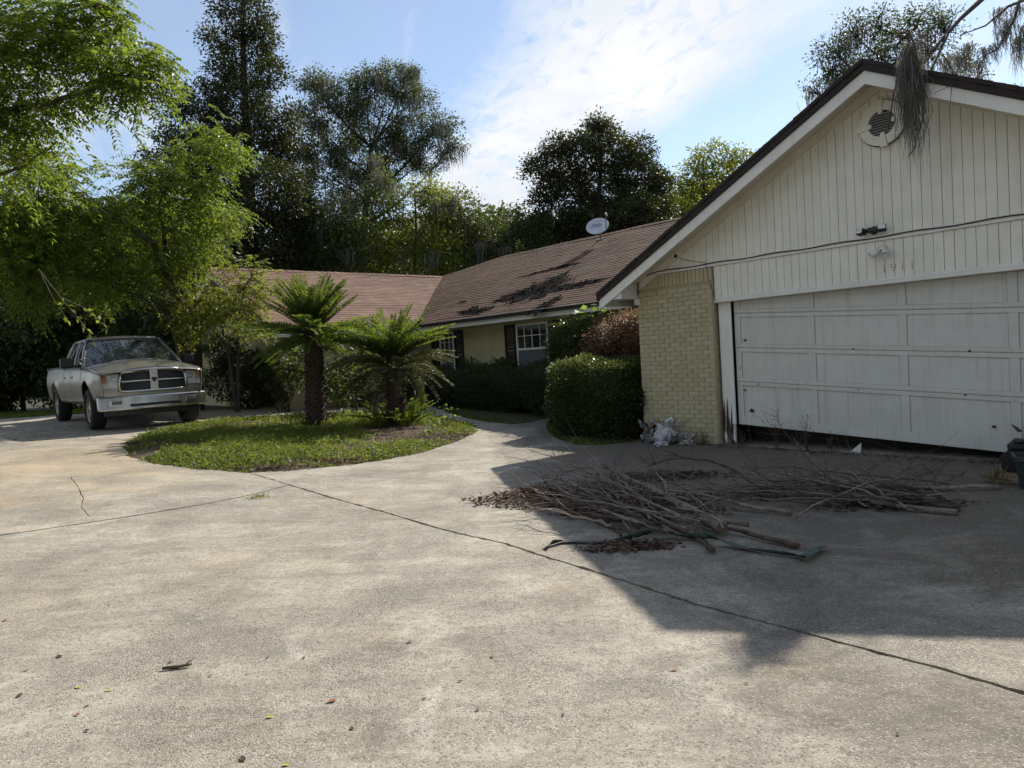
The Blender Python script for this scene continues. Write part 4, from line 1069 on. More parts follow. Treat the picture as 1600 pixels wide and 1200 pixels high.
# ---- hedges and shrubs by the house
def hedge(name, label, u0, u1, v0, v1, h, seed, leaf, n, Ll=.045, Wl=.026, rough=.05, power=5.0, rot=0.0, ctr=None):
    rng = np.random.default_rng(seed)
    uc, vc = (u0 + u1) / 2, (v0 + v1) / 2; c = W(uc, vc); zb = g(c[0], c[1]) - .03
    T = thing(name, label, 'hedge', (c[0], c[1], zb), HROT + rot)
    ext = np.array([(u1 - u0) / 2, (v1 - v0) / 2, h / 2])
    d = rng.normal(size=(n, 3)) * ext ** .0; d = unit(d * np.array([1, 1, 1.0]))
    # points on a superellipsoid
    p = d / (np.abs(d) ** power).sum(1)[:, None] ** (1 / power)
    nrm = unit(np.sign(p) * np.abs(p) ** (power - 1) / ext)
    p = p * ext + np.array([0, 0, h / 2])
    lump = rough * (np.sin(p[:, 0] * 5.1 + seed) * np.sin(p[:, 1] * 6.3) + np.sin(p[:, 2] * 7.7 + p[:, 0] * 3.1))
    p = p + nrm * (lump + rng.normal(size=n) * .028 - rng.random(n) ** 3 * .10)[:, None]
    p[:, 2] = np.maximum(p[:, 2], .03)
    l = Ll * (.7 + .6 * rng.random(n))
    v, f = leaf_arrays(p, nrm * .8 + rng.normal(size=(n, 3)) * .7 + np.array([0, 0, .25]), l, l * Wl / Ll, rng, .5)
    link('foliage', raw_mesh('foliage', v, f), L[leaf], T)
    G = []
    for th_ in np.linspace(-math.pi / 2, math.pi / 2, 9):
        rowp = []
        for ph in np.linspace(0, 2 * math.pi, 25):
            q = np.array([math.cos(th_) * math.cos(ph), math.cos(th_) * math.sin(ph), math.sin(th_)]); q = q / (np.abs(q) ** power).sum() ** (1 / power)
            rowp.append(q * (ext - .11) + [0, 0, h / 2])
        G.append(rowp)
    MB().grid(np.array(G)).build('dark_core', L['core'], T, True)  # solid dark hull added inside the leaves to block the gaps
    return T
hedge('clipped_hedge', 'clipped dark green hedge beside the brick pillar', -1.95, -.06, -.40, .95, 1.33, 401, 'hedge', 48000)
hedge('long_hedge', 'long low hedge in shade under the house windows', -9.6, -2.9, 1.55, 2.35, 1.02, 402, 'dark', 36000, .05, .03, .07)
def bush(name, label, clumps, leaf, seed, Ll, Wl, dens, sub_r=.16, cat='bush', fill=.6, stems=6):
    rng = np.random.default_rng(seed)
    cs = [(np.array(c), r) for c, r in clumps]; lowc = np.mean([c for c, r in cs], 0)
    base = np.array([lowc[0], lowc[1], g(lowc[0], lowc[1]) - .03])
    T = thing(name, label, cat, base)
    (v, f), subs = clump_leaves(cs, rng, Ll, Wl, dens, sub_r, fill, .05, .9)
    v = v.copy(); v[:, 2] = np.maximum(v[:, 2], base[2] + .02)
    tb = MB()
    for c, s in subs:
        a = base + np.array([rng.normal() * .12, rng.normal() * .12, 0]); tb.tube([p - base for p in bez(a, (a + c) / 2 + rng.normal(size=3) * .08, c, 5)], [.02, .016, .013, .01, .006], 4, False)
        for q in s[:stems]: tb.tube([c - base, (c + q) / 2 - base + rng.normal(size=3) * .02, q - base], [.007, .005, .003], 3, False)
    tb.build('stems', M['barkdark'], T, True); link('foliage', raw_mesh('foliage', v - base, f), L[leaf], T)
    return T
bush('red_tip_shrub', 'reddish photinia shrub above the clipped hedge', [(W(-1.9, 1.5, 1.55), .5), (W(-1.3, 1.35, 1.75), .5), (W(-.75, 1.2, 1.80), .46), (W(-2.35, 1.6, 1.25), .42), (W(-1.6, 1.45, 1.1), .55), (W(-.6, 1.2, 1.3), .5), (W(-1.1, 1.3, .7), .5), (W(-2.1, 1.5, .7), .45), (W(-.35, 1.15, 1.95), .28)], 'red', 410, .055, .026, .75)
bush('green_shrub', 'tall green shrub in front of the right window', [(W(-3.25, 1.9, 1.95), .36), (W(-3.6, 1.95, 1.7), .40), (W(-2.95, 1.85, 1.65), .38), (W(-3.3, 1.9, 1.25), .45), (W(-3.7, 1.95, 1.15), .36), (W(-2.7, 1.8, 1.95), .26), (W(-3.0, 1.8, .8), .45)], 'hedge', 411, .055, .022, .8)
bush('window_shrub', 'small shrub tip poking above the long hedge between the windows', [(W(-7.2, 2.25, 1.35), .22), (W(-7.25, 2.25, 1.1), .26)], 'dark', 412, .06, .03, .8)
bush('window_shrub', 'spreading shrub twigs under the right window', [(W(-6.2, 2.3, 1.22), .25), (W(-5.8, 2.3, 1.2), .22), (W(-6.6, 2.3, 1.15), .2)], 'dark', 413, .06, .03, .7)
# big pale leaves of a sapling above the red shrub
def bigleaf(name, label, spots, seed, Ll, n, leaf='weed', stem_to=None, cat='plant'):
    rng = np.random.default_rng(seed); c = np.mean(spots, 0); base = np.array([c[0], c[1], g(c[0], c[1]) - .02])
    T = thing(name, label, cat, base); tb = MB(); P, A = [], []
    for q in spots:
        q = np.asarray(q); tb.tube([p - base for p in bez(base + rng.normal(size=3) * [.04, .04, 0], (base + q) / 2 + rng.normal(size=3) * .06, q, 5)], [.012, .010, .008, .006, .004], 4)
        for i in range(n):
            a = i / n * 6.283 + rng.random(); d = np.array([math.cos(a), math.sin(a), .15]); st_ = q + d * .05 + [0, 0, rng.normal() * .04]
            P.append(st_); A.append(d + [0, 0, -.2 + rng.normal() * .2])
    v, f = leaf_arrays(np.array(P), np.array(A), Ll, Ll * .75, rng, 1.6)
    tb.build('stem', M['bark'], T); link('leaves', raw_mesh('leaves', v - base, f), L[leaf], T); return T
bigleaf('sapling', 'sapling with large bright leaves under the garage eave', [onplane(x, y, W(0, 1.75), HV) for x, y in ((905, 490), (922, 484), (938, 478), (950, 488), (930, 492))], 420, .16, 5)
def wp(x, y, vv): return onplane(x, y, W(0, vv), HV)
bush('courtyard_weed', 'tall leafy weed left of the first sago palm', [(wp(440, 550, -1.9), .20), (wp(455, 572, -1.9), .26), (wp(428, 580, -1.9), .22), (wp(440, 605, -1.9), .30), (wp(415, 612, -1.9), .26), (wp(470, 545, -1.8), .24), (wp(470, 590, -1.8), .30)], 'mid', 421, .13, .08, .40, .16, 'plant')
bush('courtyard_weed', 'leafy weed between the two sago palms', [(wp(518, 540, -1.2), .22), (wp(540, 560, -1.2), .28), (wp(575, 552, -1.0), .30), (wp(525, 590, -1.2), .28), (wp(560, 590, -1.0), .30), (wp(535, 615, -1.2), .26)], 'mid', 422, .13, .07, .40, .16, 'plant')
bigleaf('bed_weed', 'bright weed at the right end of the island', [gp(*q) + [0, 0, h] for q, h in (((690, 672), .22), ((702, 668), .30), ((680, 676), .2), ((712, 670), .26), ((695, 664), .34), ((672, 680), .14))], 423, .085, 8)
bigleaf('bed_weed', 'low weed at the foot of the first palm', [gp(*q) + [0, 0, h] for q, h in (((528, 660), .16), ((540, 655), .2), ((515, 665), .12))], 424, .08, 8)
bush('courtyard_shrub', 'dark feathery shrub between the truck and the first palm', [(gp(340, 640) + [0, .6, .7], .55), (gp(370, 640) + [0, .6, 1.1], .55), (gp(405, 640) + [0, .5, .9], .5), (gp(385, 640) + [0, .4, .4], .5), (gp(345, 640) + [0, .4, 1.5], .5), (gp(425, 640) + [0, .6, .5], .4)], 'dark', 414, .09, .03, .6, .2)
bush('courtyard_shrub', 'dark shrub in the corner behind the second palm', [(W(-8.6, 1.0, .9), .5), (W(-9.1, .6, 1.2), .5), (W(-9.3, .1, .8), .5), (W(-9.2, -.6, 1.1), .5)], 'dark', 415, .08, .035, .6, .2)

# ---- lawns
def bed_mesh(name, poly, mat, lift, mound=0.0, step=.3):
    poly = np.asarray(poly)[:, :2]; lo_, hi_ = poly.min(0), poly.max(0)
    vs = [Vector(map(float, p)) for p in poly]; es = [(i, (i + 1) % len(poly)) for i in range(len(poly))]
    gx = [(x, y) for x in np.arange(lo_[0], hi_[0], step) for y in np.arange(lo_[1], hi_[1], step)]
    vs += [Vector(map(float, p)) for p in gx]
    r_ = geometry.delaunay_2d_cdt(vs, es, [], 0, 1e-5)
    V2 = np.array([tuple(p) for p in r_[0]]); F2 = np.array([tuple(f) for f in r_[2] if len(f) == 3]); F2 = F2[pts_in_poly(V2[F2].mean(1), poly)]
    dist = np.sqrt(((V2[:, None, :] - poly[None]) ** 2).sum(-1)).min(1)
    Z = gnp(V2[:, 0], V2[:, 1]) + lift + mound * np.clip(dist / .5, 0, 1)
    return struct(link(name, raw_mesh(name, np.column_stack([V2, Z]), [tuple(f) for f in F2]), mat, None, True))
M['mulch'] = plain('brown_mulch', (.075, .045, .028), .95, var=.5, scale=18, bumps=.9)
bed_mesh('planting_island', ISL, M['mulch'], -.02, .07)
LAWNP = densify(LAWN, .2, True); bed_mesh('lawn', LAWNP, M['soil'], -.03, .03)
BEDP = densify(BED + [tuple(W(-.0, .6)[:2]), tuple(W(-2.9, 1.4)[:2])], .2, True); bed_mesh('hedge_bed', BEDP, M['soil'], -.03, .03)
def fbm2(P, s, seed):
    r_ = np.random.default_rng(seed); a = np.zeros(len(P))
    for k in range(5):
        w = r_.normal(size=2) * s * 1.6 ** k; a += np.sin(P @ w + r_.random() * 6.28) / 1.5 ** k
    return a
def blades(name, label, poly, n, h0, h1, w, leaf, seed, lift=.03, thin=None, broad=.0, edge=.5, mound=0.0):
    rng = np.random.default_rng(seed); poly = np.asarray(poly)[:, :2]; lo_, hi_ = poly.min(0), poly.max(0)
    P = lo_ + (hi_ - lo_) * rng.random((n * 2, 2)); P = P[pts_in_poly(P, poly)][:n]
    dn_ = fbm2(P, 1.6, seed) + rng.normal(size=len(P)) * .7; keep_ = dn_ > -.75
    if thin is not None:
        for (c, r_) in thin: keep_ &= (np.linalg.norm((P - c[:2]) / r_, axis=1) > .7 + .5 * rng.random(len(P)))
    P = P[keep_]; m = len(P)
    dist = np.sqrt(((P[:, None, :] - poly[None, ::3]) ** 2).sum(-1)).min(1) if m < 70000 else np.ones(m)
    z = gnp(P[:, 0], P[:, 1]) + lift + mound * np.clip(dist / .5, 0, 1) - .02
    hh = (h0 + (h1 - h0) * rng.random(m) ** 1.6) * (.75 + .25 * np.tanh(fbm2(P, 2.2, seed + 1))) * np.clip(.45 + dist / edge, .45, 1)
    B = np.column_stack([P, z]); a = rng.normal(size=(m, 3)) * np.array([.55, .55, 0]) + np.array([0, 0, 1.0]); a = unit(a)
    s = unit(np.cross(a, rng.normal(size=(m, 3)))); bend = unit(rng.normal(size=(m, 3)) * np.array([1, 1, 0]) + 1e-6)
    ww = w * (.6 + .8 * rng.random(m))
    mid = B + a * (hh * .55)[:, None]; tip = B + a * (hh * .9)[:, None] + bend * (hh * .4)[:, None]
    v = np.stack([B - s * ww[:, None] * .5, mid + s * ww[:, None] * .5, tip, mid - s * ww[:, None] * .5], 1).reshape(-1, 3)
    f = np.arange(4 * m).reshape(m, 4); parts = [(v, f)]
    if broad:
        k = int(m * broad); i = rng.permutation(m)[:k]
        q = B[i] + np.array([0, 0, 1.0]) * (hh[i] * (.3 + .6 * rng.random(k)))[:, None]
        parts.append(leaf_arrays(q, rng.normal(size=(k, 3)) * np.array([1, 1, .35]), .035 + .03 * rng.random(k), .022 + .02 * rng.random(k), rng, 1.5))
    v, f = cat_arrays(parts)
    o = stuff(link(name, raw_mesh(name, v, f), L[leaf])); o['label'] = label; o['category'] = 'grass'; return o
mul = [(gp(622, 676), np.array([1.0, .7])), (gp(700, 684), np.array([.8, .22])), (gp(455, 735), np.array([.7, .12])), (gp(560, 725), np.array([.9, .10])), (gp(225, 697), np.array([.5, .2])), (gp(640, 690), np.array([1.2, .22])), (gp(500, 672), np.array([.4, .35]))]
blades('grass', 'sunlit grass and ground cover on the island around the sago palms', ISL, 62000, .05, .17, .013, 'grass', 501, .0, mul, .35, mound=.07)
blades('grass', 'shaded lawn strip in front of the long hedge', LAWNP, 30000, .04, .11, .012, 'grass', 502, -.01, None, .3)
blades('grass', 'dark ground cover under the clipped hedge', BEDP, 9000, .03, .09, .012, 'grass', 503, -.01, None, .6)
LG = [tuple(gp(x, y)[:2]) for x, y in ((-330, 670), (-120, 658), (0, 653), (60, 649), (95, 646), (180, 643))] + [(-9, 25), (-22, 25), (-26, 15)]
LGP = densify(LG, .3, True)
blades('grass', 'patchy lawn behind the truck at the left edge', LGP, 60000, .06, .16, .018, 'grass', 504, -.05, None, .3, edge=.3)
# litter on the mulch and along the edges
def litter(name, label, P, rng, l0=.03, l1=.08, up=.012, parent=None, base=None):
    n = len(P); a = rng.normal(size=(n, 3)) * np.array([1, 1, .25])
    l = l0 + (l1 - l0) * rng.random(n); P = P + np.array([0, 0, 1.0]) * (rng.random(n) * up)[:, None]
    v, f = leaf_arrays(P, a, l, l * (.12 + .4 * rng.random(n)), rng, 1.6)
    if base is not None: v = v - base
    o = stuff(link(name, raw_mesh(name, v, f), L['litter'], parent))
    if parent is None: o['label'] = label; o['category'] = 'leaf litter'
    return o
rng = np.random.default_rng(77); P = []
for (c, r_) in mul:
    k = 500; q = c[:2] + rng.normal(size=(k, 2)) * r_ * .55; q = q[pts_in_poly(q, ISL)]; P.append(np.column_stack([q, gnp(q[:, 0], q[:, 1]) + .05]))
litter('mulch_litter', 'brown leaf mulch around the second palm', np.concatenate(P), rng)
q = np.array([gp(x, y) for x, y in zip(rng.uniform(-40, 150, 260), rng.uniform(652, 690, 260))]); q = q[(rng.random(260) < .8)]
litter('drive_litter', 'brown leaves on the drive left of the truck', q + [0, 0, .006], rng, .03, .09, .02)

# ---- sago palms
def frond_mesh(th0, kap, length, rng, pairs=58, ll=.21):
    ns = 14; pts = [np.zeros(3)]; th_ = th0
    for i in range(ns):
        pts.append(pts[-1] + np.array([math.cos(th_), 0, math.sin(th_)]) * length / ns); th_ -= kap / ns
    pts = np.array(pts); mb = MB(); mb.tube(pts, list(np.linspace(.011, .003, len(pts))), 4, False)
    P, A = [], []
    for k in range(pairs):
        f = .10 + .90 * k / (pairs - 1); x = f * ns; i = min(int(x), ns - 1); p = pts[i] + (pts[i + 1] - pts[i]) * (x - i); t = unit(pts[i + 1] - pts[i])
        nrm = np.array([-t[2], 0, t[0]])
        prof = math.sin(min(1, f * 1.15 + .12) * math.pi * .92) ** .6
        for sg in (-1, 1):
            P.append(p); A.append(np.array([0, sg, 0]) * .85 + t * .55 + nrm * .42 + rng.normal(size=3) * .05)
            A[-1] = unit(A[-1]) * (ll * max(.25, prof))
    P = np.array(P); A = np.array(A); l = np.linalg.norm(A, axis=1)
    v, f_ = leaf_arrays(P, A, l, .019, rng, .2)
    mb.add(v, [tuple(q) for q in f_]); return mb.mesh('frond')
def sago(name, label, base, trunk_h, r0, r1, tiers, seed, pups=0, lean=(0, 0)):
    rng = np.random.default_rng(seed); T = thing(name, label, 'palm', base)
    tb = MB(); n = 9
    ax = [np.array([lean[0] * (i / (n - 1)), lean[1] * (i / (n - 1)), trunk_h * i / (n - 1) - .05]) for i in range(n)]
    tb.tube(ax, [r0 * (1.18 if i == 0 else 1) + (r1 - r0) * i / (n - 1) + rng.normal() * .008 for i in range(n)], 14)
    tk = tb.build('trunk', M['sagobark'], T, True)
    sb = MB(); N_ = int(trunk_h * 150)
    for i in range(N_):
        z_ = trunk_h * (i + .5) / N_; a = i * 2.39996; r_ = r0 + (r1 - r0) * z_ / trunk_h
        c_ = np.array([math.cos(a), math.sin(a), 0]); s_ = np.array([-math.sin(a), math.cos(a), 0]); o = np.array([lean[0], lean[1], 0]) * z_ / trunk_h
        w = .03 + .012 * rng.random(); h = .035 + .04 * rng.random(); pr_ = .03 + .035 * rng.random()
        p = o + c_ * (r_ - .012) + [0, 0, z_]
        sb.add([p - s_ * w, p + s_ * w, p + s_ * w * .5 + c_ * pr_ + [0, 0, h], p - s_ * w * .5 + c_ * pr_ + [0, 0, h], p + [0, 0, h * .9]], [(0, 1, 2, 3), (3, 2, 4), (0, 3, 4), (1, 4, 2)])
    stuff(sb.build('leaf_bases', M['sagobark'], T))
    top = np.array([lean[0], lean[1], trunk_h])
    for (count, th0, kap, length, zoff, mat, spread) in tiers:
        vars_ = [frond_mesh(R(th0 + rng.normal() * spread), R(kap + rng.normal() * 8), length * (.9 + .2 * rng.random()), rng) for _ in range(4)]
        for me in vars_: me.materials.append(L[mat])
        a0 = rng.random() * 6
        for i in range(count):
            o = link('frond', vars_[i % 4], None, T); a = a0 + i * 2.39996 + rng.normal() * .08
            o.location = tuple(top + [math.cos(a) * r1 * .45, math.sin(a) * r1 * .45, zoff + rng.normal() * .02]); o.rotation_euler = (rng.normal() * .12, rng.normal() * .06, a); s = .9 + .2 * rng.random(); o.scale = (s, s, s)
    for i in range(pups):
        a = rng.random() * 6.283; rr = r0 * .5 + .50 * rng.random()
        me = frond_mesh(R(35 + 45 * rng.random()), R(45), .42 + .24 * rng.random(), rng, 24, .11); me.materials.append(L['frond'])
        o = link('offset_frond', me, None, T); o.location = (rr * math.cos(a), rr * math.sin(a), .02 + .12 * rng.random()); o.rotation_euler = (0, 0, a + rng.normal() * .6)
    return T
M['sagobark'] = plain('shaggy_brown_trunk', (.060, .036, .024), .95, var=.55, scale=22, bumps=.9)
b1 = gp(495, 667); b2 = gp(622, 667)
sago('sago_palm', 'taller sago palm with one bare shaggy trunk on the island', b1, 1.86, .195, .155, [(30, 72, 20, 1.04, .06, 'frond', 6), (30, 52, 26, 1.06, .02, 'frond', 6), (30, 18, 26, 1.24, -.04, 'frond', 8), (22, -6, 22, 1.18, -.10, 'frond', 8)], 601, lean=(.05, .02))
sago('sago_palm', 'shorter sago palm with drooping older fronds and offsets at its foot', b2, 1.12, .185, .17, [(24, 66, 30, 1.04, .22, 'frond', 6), (44, 48, 46, 1.24, .18, 'frond', 6), (20, 24, 58, 1.26, .04, 'frondold', 7), (13, 2, 62, 1.10, -.02, 'frondold', 8)], 602, pups=64)

# ================================================================== WOODED LOT BEHIND THE VIEWER: TREES ADDED TO CUT SKY LIGHT
beh = [(-16, -9, 13), (-9, -14, 15), (-2, -17, 14), (6, -15, 15), (13, -11, 14), (19, -4, 13), (21, 6, 13), (-20, -2, 13)]  # unseen trees put in to hold back sky light from the shaded faces
for i, (x, y, h) in enumerate(beh):
    r_ = np.random.default_rng(900 + i); cl = []
    for k in range(16):
        a = r_.random() * 6.28; rr = 3.4 * r_.random() ** .5; cl.append((np.array([x + rr * math.cos(a), y + rr * math.sin(a), h * (.25 + .75 * r_.random())]), 1.9))
    tree('unseen_tree', 'unseen leafy tree added on the wooded lot behind the viewer', 0, 0, cl, 'oak', 920 + i, .45, .26, .45, .22, 1.0, .3, xy=(x, y), group='added trees behind the viewer', maxtw=2, twig=.02)

# ================================================================== PICKUP TRUCK
def car_paint():
    m, t, b = new_mat('dusty_silver_paint')
    v = tex_coord(t)
    c = ramp(t, noise(t, v, 3.5, 7, .7), [(.3, (.245, .238, .212)), (.7, (.32, .312, .28))])
    c = mix(t, ramp(t, noise(t, tex_coord(t, (1, 1, 3)), 1.5, 6, .7), [(.45, g3(0)), (.75, g3(.35))]), c, (.24, .215, .16))
    t.links.new(c, b.inputs['Base Color']); b.inputs['Metallic'].default_value = .6; b.inputs['Roughness'].default_value = .33
    b.inputs['Coat Weight'].default_value = .35; b.inputs['Coat Roughness'].default_value = .2
    return m
M['paint'] = car_paint()
M['chrome'] = plain('dull_chrome', (.48, .48, .47), .22, 1.0, var=.08, scale=5, grime=.35, grimecol=(.25, .23, .2))
M['tyre'] = plain('tyre_rubber', (.014, .014, .015), .85, bumps=.3, scale=20)
M['rim'] = plain('dusty_bronze_rim', (.36, .30, .22), .45, .6)
M['carglass'] = glass_mat('car_glass', (.02, .025, .03), .03, 1.0)
M['amber'] = plain('amber_lens', (.34, .15, .07), .25); M['headlens'] = glass_mat('headlamp_lens', (.30, .30, .27), .12, .6)
TY = R(41)
hx, hy = math.sin(TY), -math.cos(TY)            # heading
tFL = np.array([-8.22, 13.973, .541])
sxy = np.array([-hy, hx, 0.0])                  # towards the driver's right hand as seen by us (image right)
tc_ = tFL + sxy * .865
tz = .50
truck = thing('pickup_truck', 'silver pickup truck with chrome grille parked in tree shade', 'truck', (tc_[0], tc_[1], tz), math.atan2(hy, hx))
def wheel_z(x, y):
    c, s = math.cos(truck.rotation_euler[2]), math.sin(truck.rotation_euler[2])
    return g(tc_[0] + c * x - s * y, tc_[1] + s * x + c * y) + .004 - tz
zz = [wheel_z(0, -.86), wheel_z(0, .86), wheel_z(-3.57, -.86), wheel_z(-3.57, .86)]
truck.location.z += float(np.mean(zz)); mz = float(np.mean(zz))
# x forward from the front axle, y left, z up
def lerp_tab(x, tab):
    return float(np.interp(x, [a for a, b in tab], [b for a, b in tab]))
def halfw(x, z):
    w = lerp_tab(z, [(.40, .90), (.55, .955), (.75, .985), (.95, 1.0), (1.1, .985), (1.2, .955), (1.3, .93)])
    w *= lerp_tab(x, [(-4.85, .965), (-4.6, .995), (-4, 1), (.3, 1), (.6, .985), (.8, .94), (.9, .90)])
    for xc in (0, -3.57):                        # flared arches
        d = abs(x - xc)
        if d < .62 and z < 1.0: w += .03 * max(0, 1 - (d / .62) ** 2) * min(1, max(0, (1.02 - z) / .15))
    return w
def zlow(x):
    z = lerp_tab(x, [(-4.85, .62), (-4.3, .55), (-4.1, .50), (-.5, .48), (.5, .50), (.62, .60), (.9, .62)])
    for xc in (0, -3.57):
        d = abs(x - xc)
        if d < .50: z = max(z, .40 + math.sqrt(max(0, .50 ** 2 - d * d)) * 1.08)
    return z
def ztop(x): return lerp_tab(x, [(-4.85, 1.27), (-2.50, 1.27), (-2.44, 1.23), (-.50, 1.20), (.0, 1.165), (.5, 1.10), (.82, 1.05), (.9, 1.03)])
def side_piece(name, x0, x1, sg, step=.05, nz=11, parent=truck):
    xs_ = np.unique(np.concatenate([np.linspace(x0, x1, max(3, int((x1 - x0) / step) + 1))])); G = []
    for x in xs_:
        a, b = zlow(x), ztop(x); G.append([(x, sg * halfw(x, z), z) for z in np.linspace(a, b, nz)])
    G = np.array(G)
    if sg < 0: G = G[::-1]
    return MB().grid(G).build(name, M['paint'], parent, True, solid=.012)
for sg in (1, -1):
    side_piece('front_fender', -.44, .88, sg)
    d1 = side_piece('door', -1.56, -.452, sg); d2 = side_piece('door', -2.40, -1.572, sg); side_piece('bed_side', -4.85, -2.412, sg)
    for d_, hx_ in ((d1, -1.40), (d2, -2.24)):
        MB().box(hx_ - .1, hx_ + .1, sg * 1.0 - .022, sg * 1.0 + .022, 1.02, 1.055).build('handle', M['paint'], d_, bevel=.01)
# bed, tailgate, underbody
MB().box(-4.80, -2.46, -.90, .90, .70, .74).build('bed_floor', M['black'], truck)
MB().box(-4.86, -4.80, -.93, .93, .58, 1.26).build('tailgate', M['paint'], truck, bevel=.015)
MB().box(-2.50, -2.44, -.92, .92, .70, 1.24).build('bed_front', M['paint'], truck)
MB().box(-4.82, -2.44, .86, .955, 1.262, 1.29).box(-4.82, -2.44, -.955, -.86, 1.262, 1.29).build('bed_rail', M['black'], truck, bevel=.01)
MB().box(-4.7, .62, -.60, .60, .42, .62).box(-4.1, -3.1, -.62, .62, .62, 1.05).box(-.5, .5, -.62, .62, .62, 1.0).box(-2.5, -.5, -.92, .92, .50, .60).build('underbody', M['black'], truck)
# hood with a raised centre
G = []
for x in np.linspace(-.48, .90, 22):
    row_ = []
    for y in np.linspace(-.93, .93, 33):
        ay = abs(y); w = halfw(x, ztop(x)) - .01; yy = y / .93 * w
        edge = ztop(x) + .006
        crown = lerp_tab(x, [(-.48, .105), (0, .135), (.5, .13), (.75, .095), (.90, .05)])
        z_ = edge + crown * (1 - (ay / .93) ** 2.6)
        z_ += .028 * (1 / (1 + math.exp((ay - .42) * 26))) * lerp_tab(x, [(-.48, 1), (.5, .9), (.88, .3)])
        xx = x + .05 * (1 - (ay / .93) ** 2) * (x > .6) * (x - .6) / .3
        row_.append((xx, yy, z_))
    G.append(row_)
MB().grid(np.array(G)).build('hood', M['paint'], truck, True, solid=.01)
# cab: roof, pillars, glass
def cabpt(f, s, side):
    """f 0 belt .. 1 roof; s 0 front .. 1 rear"""
    bx = lerp_tab(s, [(0, -.46), (1, -2.46)]); tx = lerp_tab(s, [(0, -1.20), (1, -2.24)])
    y = lerp_tab(f, [(0, .93), (.5, .84), (1, .70)]); z_ = lerp_tab(f, [(0, 1.21), (1, 1.79)])
    return np.array([bx + (tx - bx) * f, side * y, z_])
G = []
for s in np.linspace(0, 1, 12):
    row_ = []
    for y in np.linspace(-1, 1, 15):
        p = cabpt(1, s, 1); row_.append((p[0] + .10 * (1 - y * y) * (1 - s) * 1.0 - .03 * s * (1 - y * y), y * .70, 1.79 + .075 * (1 - abs(y) ** 2.5) * (1 - .5 * abs(2 * s - .9) ** 2.0)))
    G.append(row_)
MB().grid(np.array(G)).build('roof', M['paint'], truck, True, solid=.015)
G = []
for f in np.linspace(0.0, 1, 9):
    row_ = []
    for y in np.linspace(-1, 1, 15):
        p = cabpt(f, 0, 1); row_.append((p[0] + (.20 - .10 * f) * (1 - y * y), y * (p[1] - .035), p[2] + .02 * f * (1 - y * y) + (1 - f) * .085 * (1 - abs(y) ** 2.6)))
    G.append(row_)
MB().grid(np.array(G)).build('windshield', M['carglass'], truck, True)
hdr = [(cabpt(1, 0, 1)[0] + .10 * (1 - y * y) - .01, y * .70, 1.802 + .028 * (1 - y * y)) for y in np.linspace(-1, 1, 11)]
MB().tube(hdr, .036, 8).build('roof_header', M['paint'], truck, True)
MB().add([cabpt(0.02, 1, 1), cabpt(.02, 1, -1), cabpt(1, 1, -1), cabpt(1, 1, 1)], [(0, 1, 2, 3)]).build('rear_window', M['carglass'], truck)
for sg in (1, -1):
    for s, r_ in ((0, .035), (.42, .038), (1, .06)):
        MB().tube([cabpt(f, s, sg) for f in (0, .35, .7, 1.0)], r_, 8, True, .8).build('pillar', M['paint'], truck, True)
    MB().tube([cabpt(1, s, sg) + [0, 0, .0] for s in np.linspace(0, 1, 6)], .035, 8).build('roof_rail', M['paint'], truck, True)
    for s0, s1 in ((.03, .40), (.45, .90)):
        q = [cabpt(.03, s0, sg), cabpt(.03, s1, sg), cabpt(.5, s1, sg), cabpt(.96, s1, sg), cabpt(.96, s0, sg), cabpt(.5, s0, sg)]
        MB().add(q, [(0, 1, 2, 5), (5, 2, 3, 4)]).build('side_window', M['carglass'], truck, solid=.006)
    MB().box(-2.4, -.55, sg * .925 - .012, sg * .925 + .012, 1.205, 1.235).build('belt_moulding', M['black'], truck)
    mr = MB().box(-.80, -.66, sg * 1.16 - .13, sg * 1.16 + .10, 1.22, 1.42).build('mirror', M['black'], truck, bevel=.035)
    MB().box(-.76, -.70, min(sg * .92, sg * 1.05), max(sg * .92, sg * 1.05), 1.22, 1.28).build('mirror_arm', M['black'], mr)
MB().tube([(-.40, -.6, 1.275), (-.36, -.1, 1.295)], .012, 5).tube([(-.38, .05, 1.295), (-.38, .6, 1.28)], .012, 5).build('wipers', M['black'], truck)
# front end
def curvx(y, x0=.93, k=.12): return x0 - k * abs(y) ** 2.2
def front_band(name, y0, y1, z0, z1, x0, k, mat, parent=truck, depth=.06, n=15, tilt=0.0, bev=.008):
    ys_ = np.linspace(y0, y1, n); G = []
    m_ = MB()
    for i in range(n - 1):
        a, b = ys_[i], ys_[i + 1]; xa, xb = curvx(a, x0, k), curvx(b, x0, k)
    top_ = [(curvx(y, x0, k) - tilt, y, z1) for y in ys_]; bot = [(curvx(y, x0, k), y, z0) for y in ys_]
    V_ = []; F_ = []
    for p, q in zip(bot, top_): V_ += [p, q, (q[0] - depth, q[1], q[2]), (p[0] - depth, p[1], p[2])]
    for i in range(n - 1):
        o = 4 * i
        F_ += [(o, o + 4, o + 5, o + 1), (o + 1, o + 5, o + 6, o + 2), (o + 2, o + 6, o + 7, o + 3), (o + 3, o + 7, o + 4, o)]
    F_ += [(0, 1, 2, 3), (4 * n - 1, 4 * n - 2, 4 * n - 3, 4 * n - 4)]
    m_.add(V_, F_)
    return m_.build(name, mat, parent, False, bevel=bev)
front_band('front_valance', -.90, .90, .61, .705, .93, .13, M['paint'])
bmp = front_band('front_bumper', -.98, .98, .34, .612, 1.00, .17, M['chrome'], depth=.10, tilt=.03, bev=.03)
front_band('bumper_intake', -.46, .46, .40, .455, 1.012, .17, M['black'], bmp, depth=.02)
front_band('bumper_step', -.24, .24, .352, .405, 1.03, .17, M['chrome'], bmp, depth=.03)
front_band('air_dam', -.86, .86, .24, .37, .90, .15, M['black'])
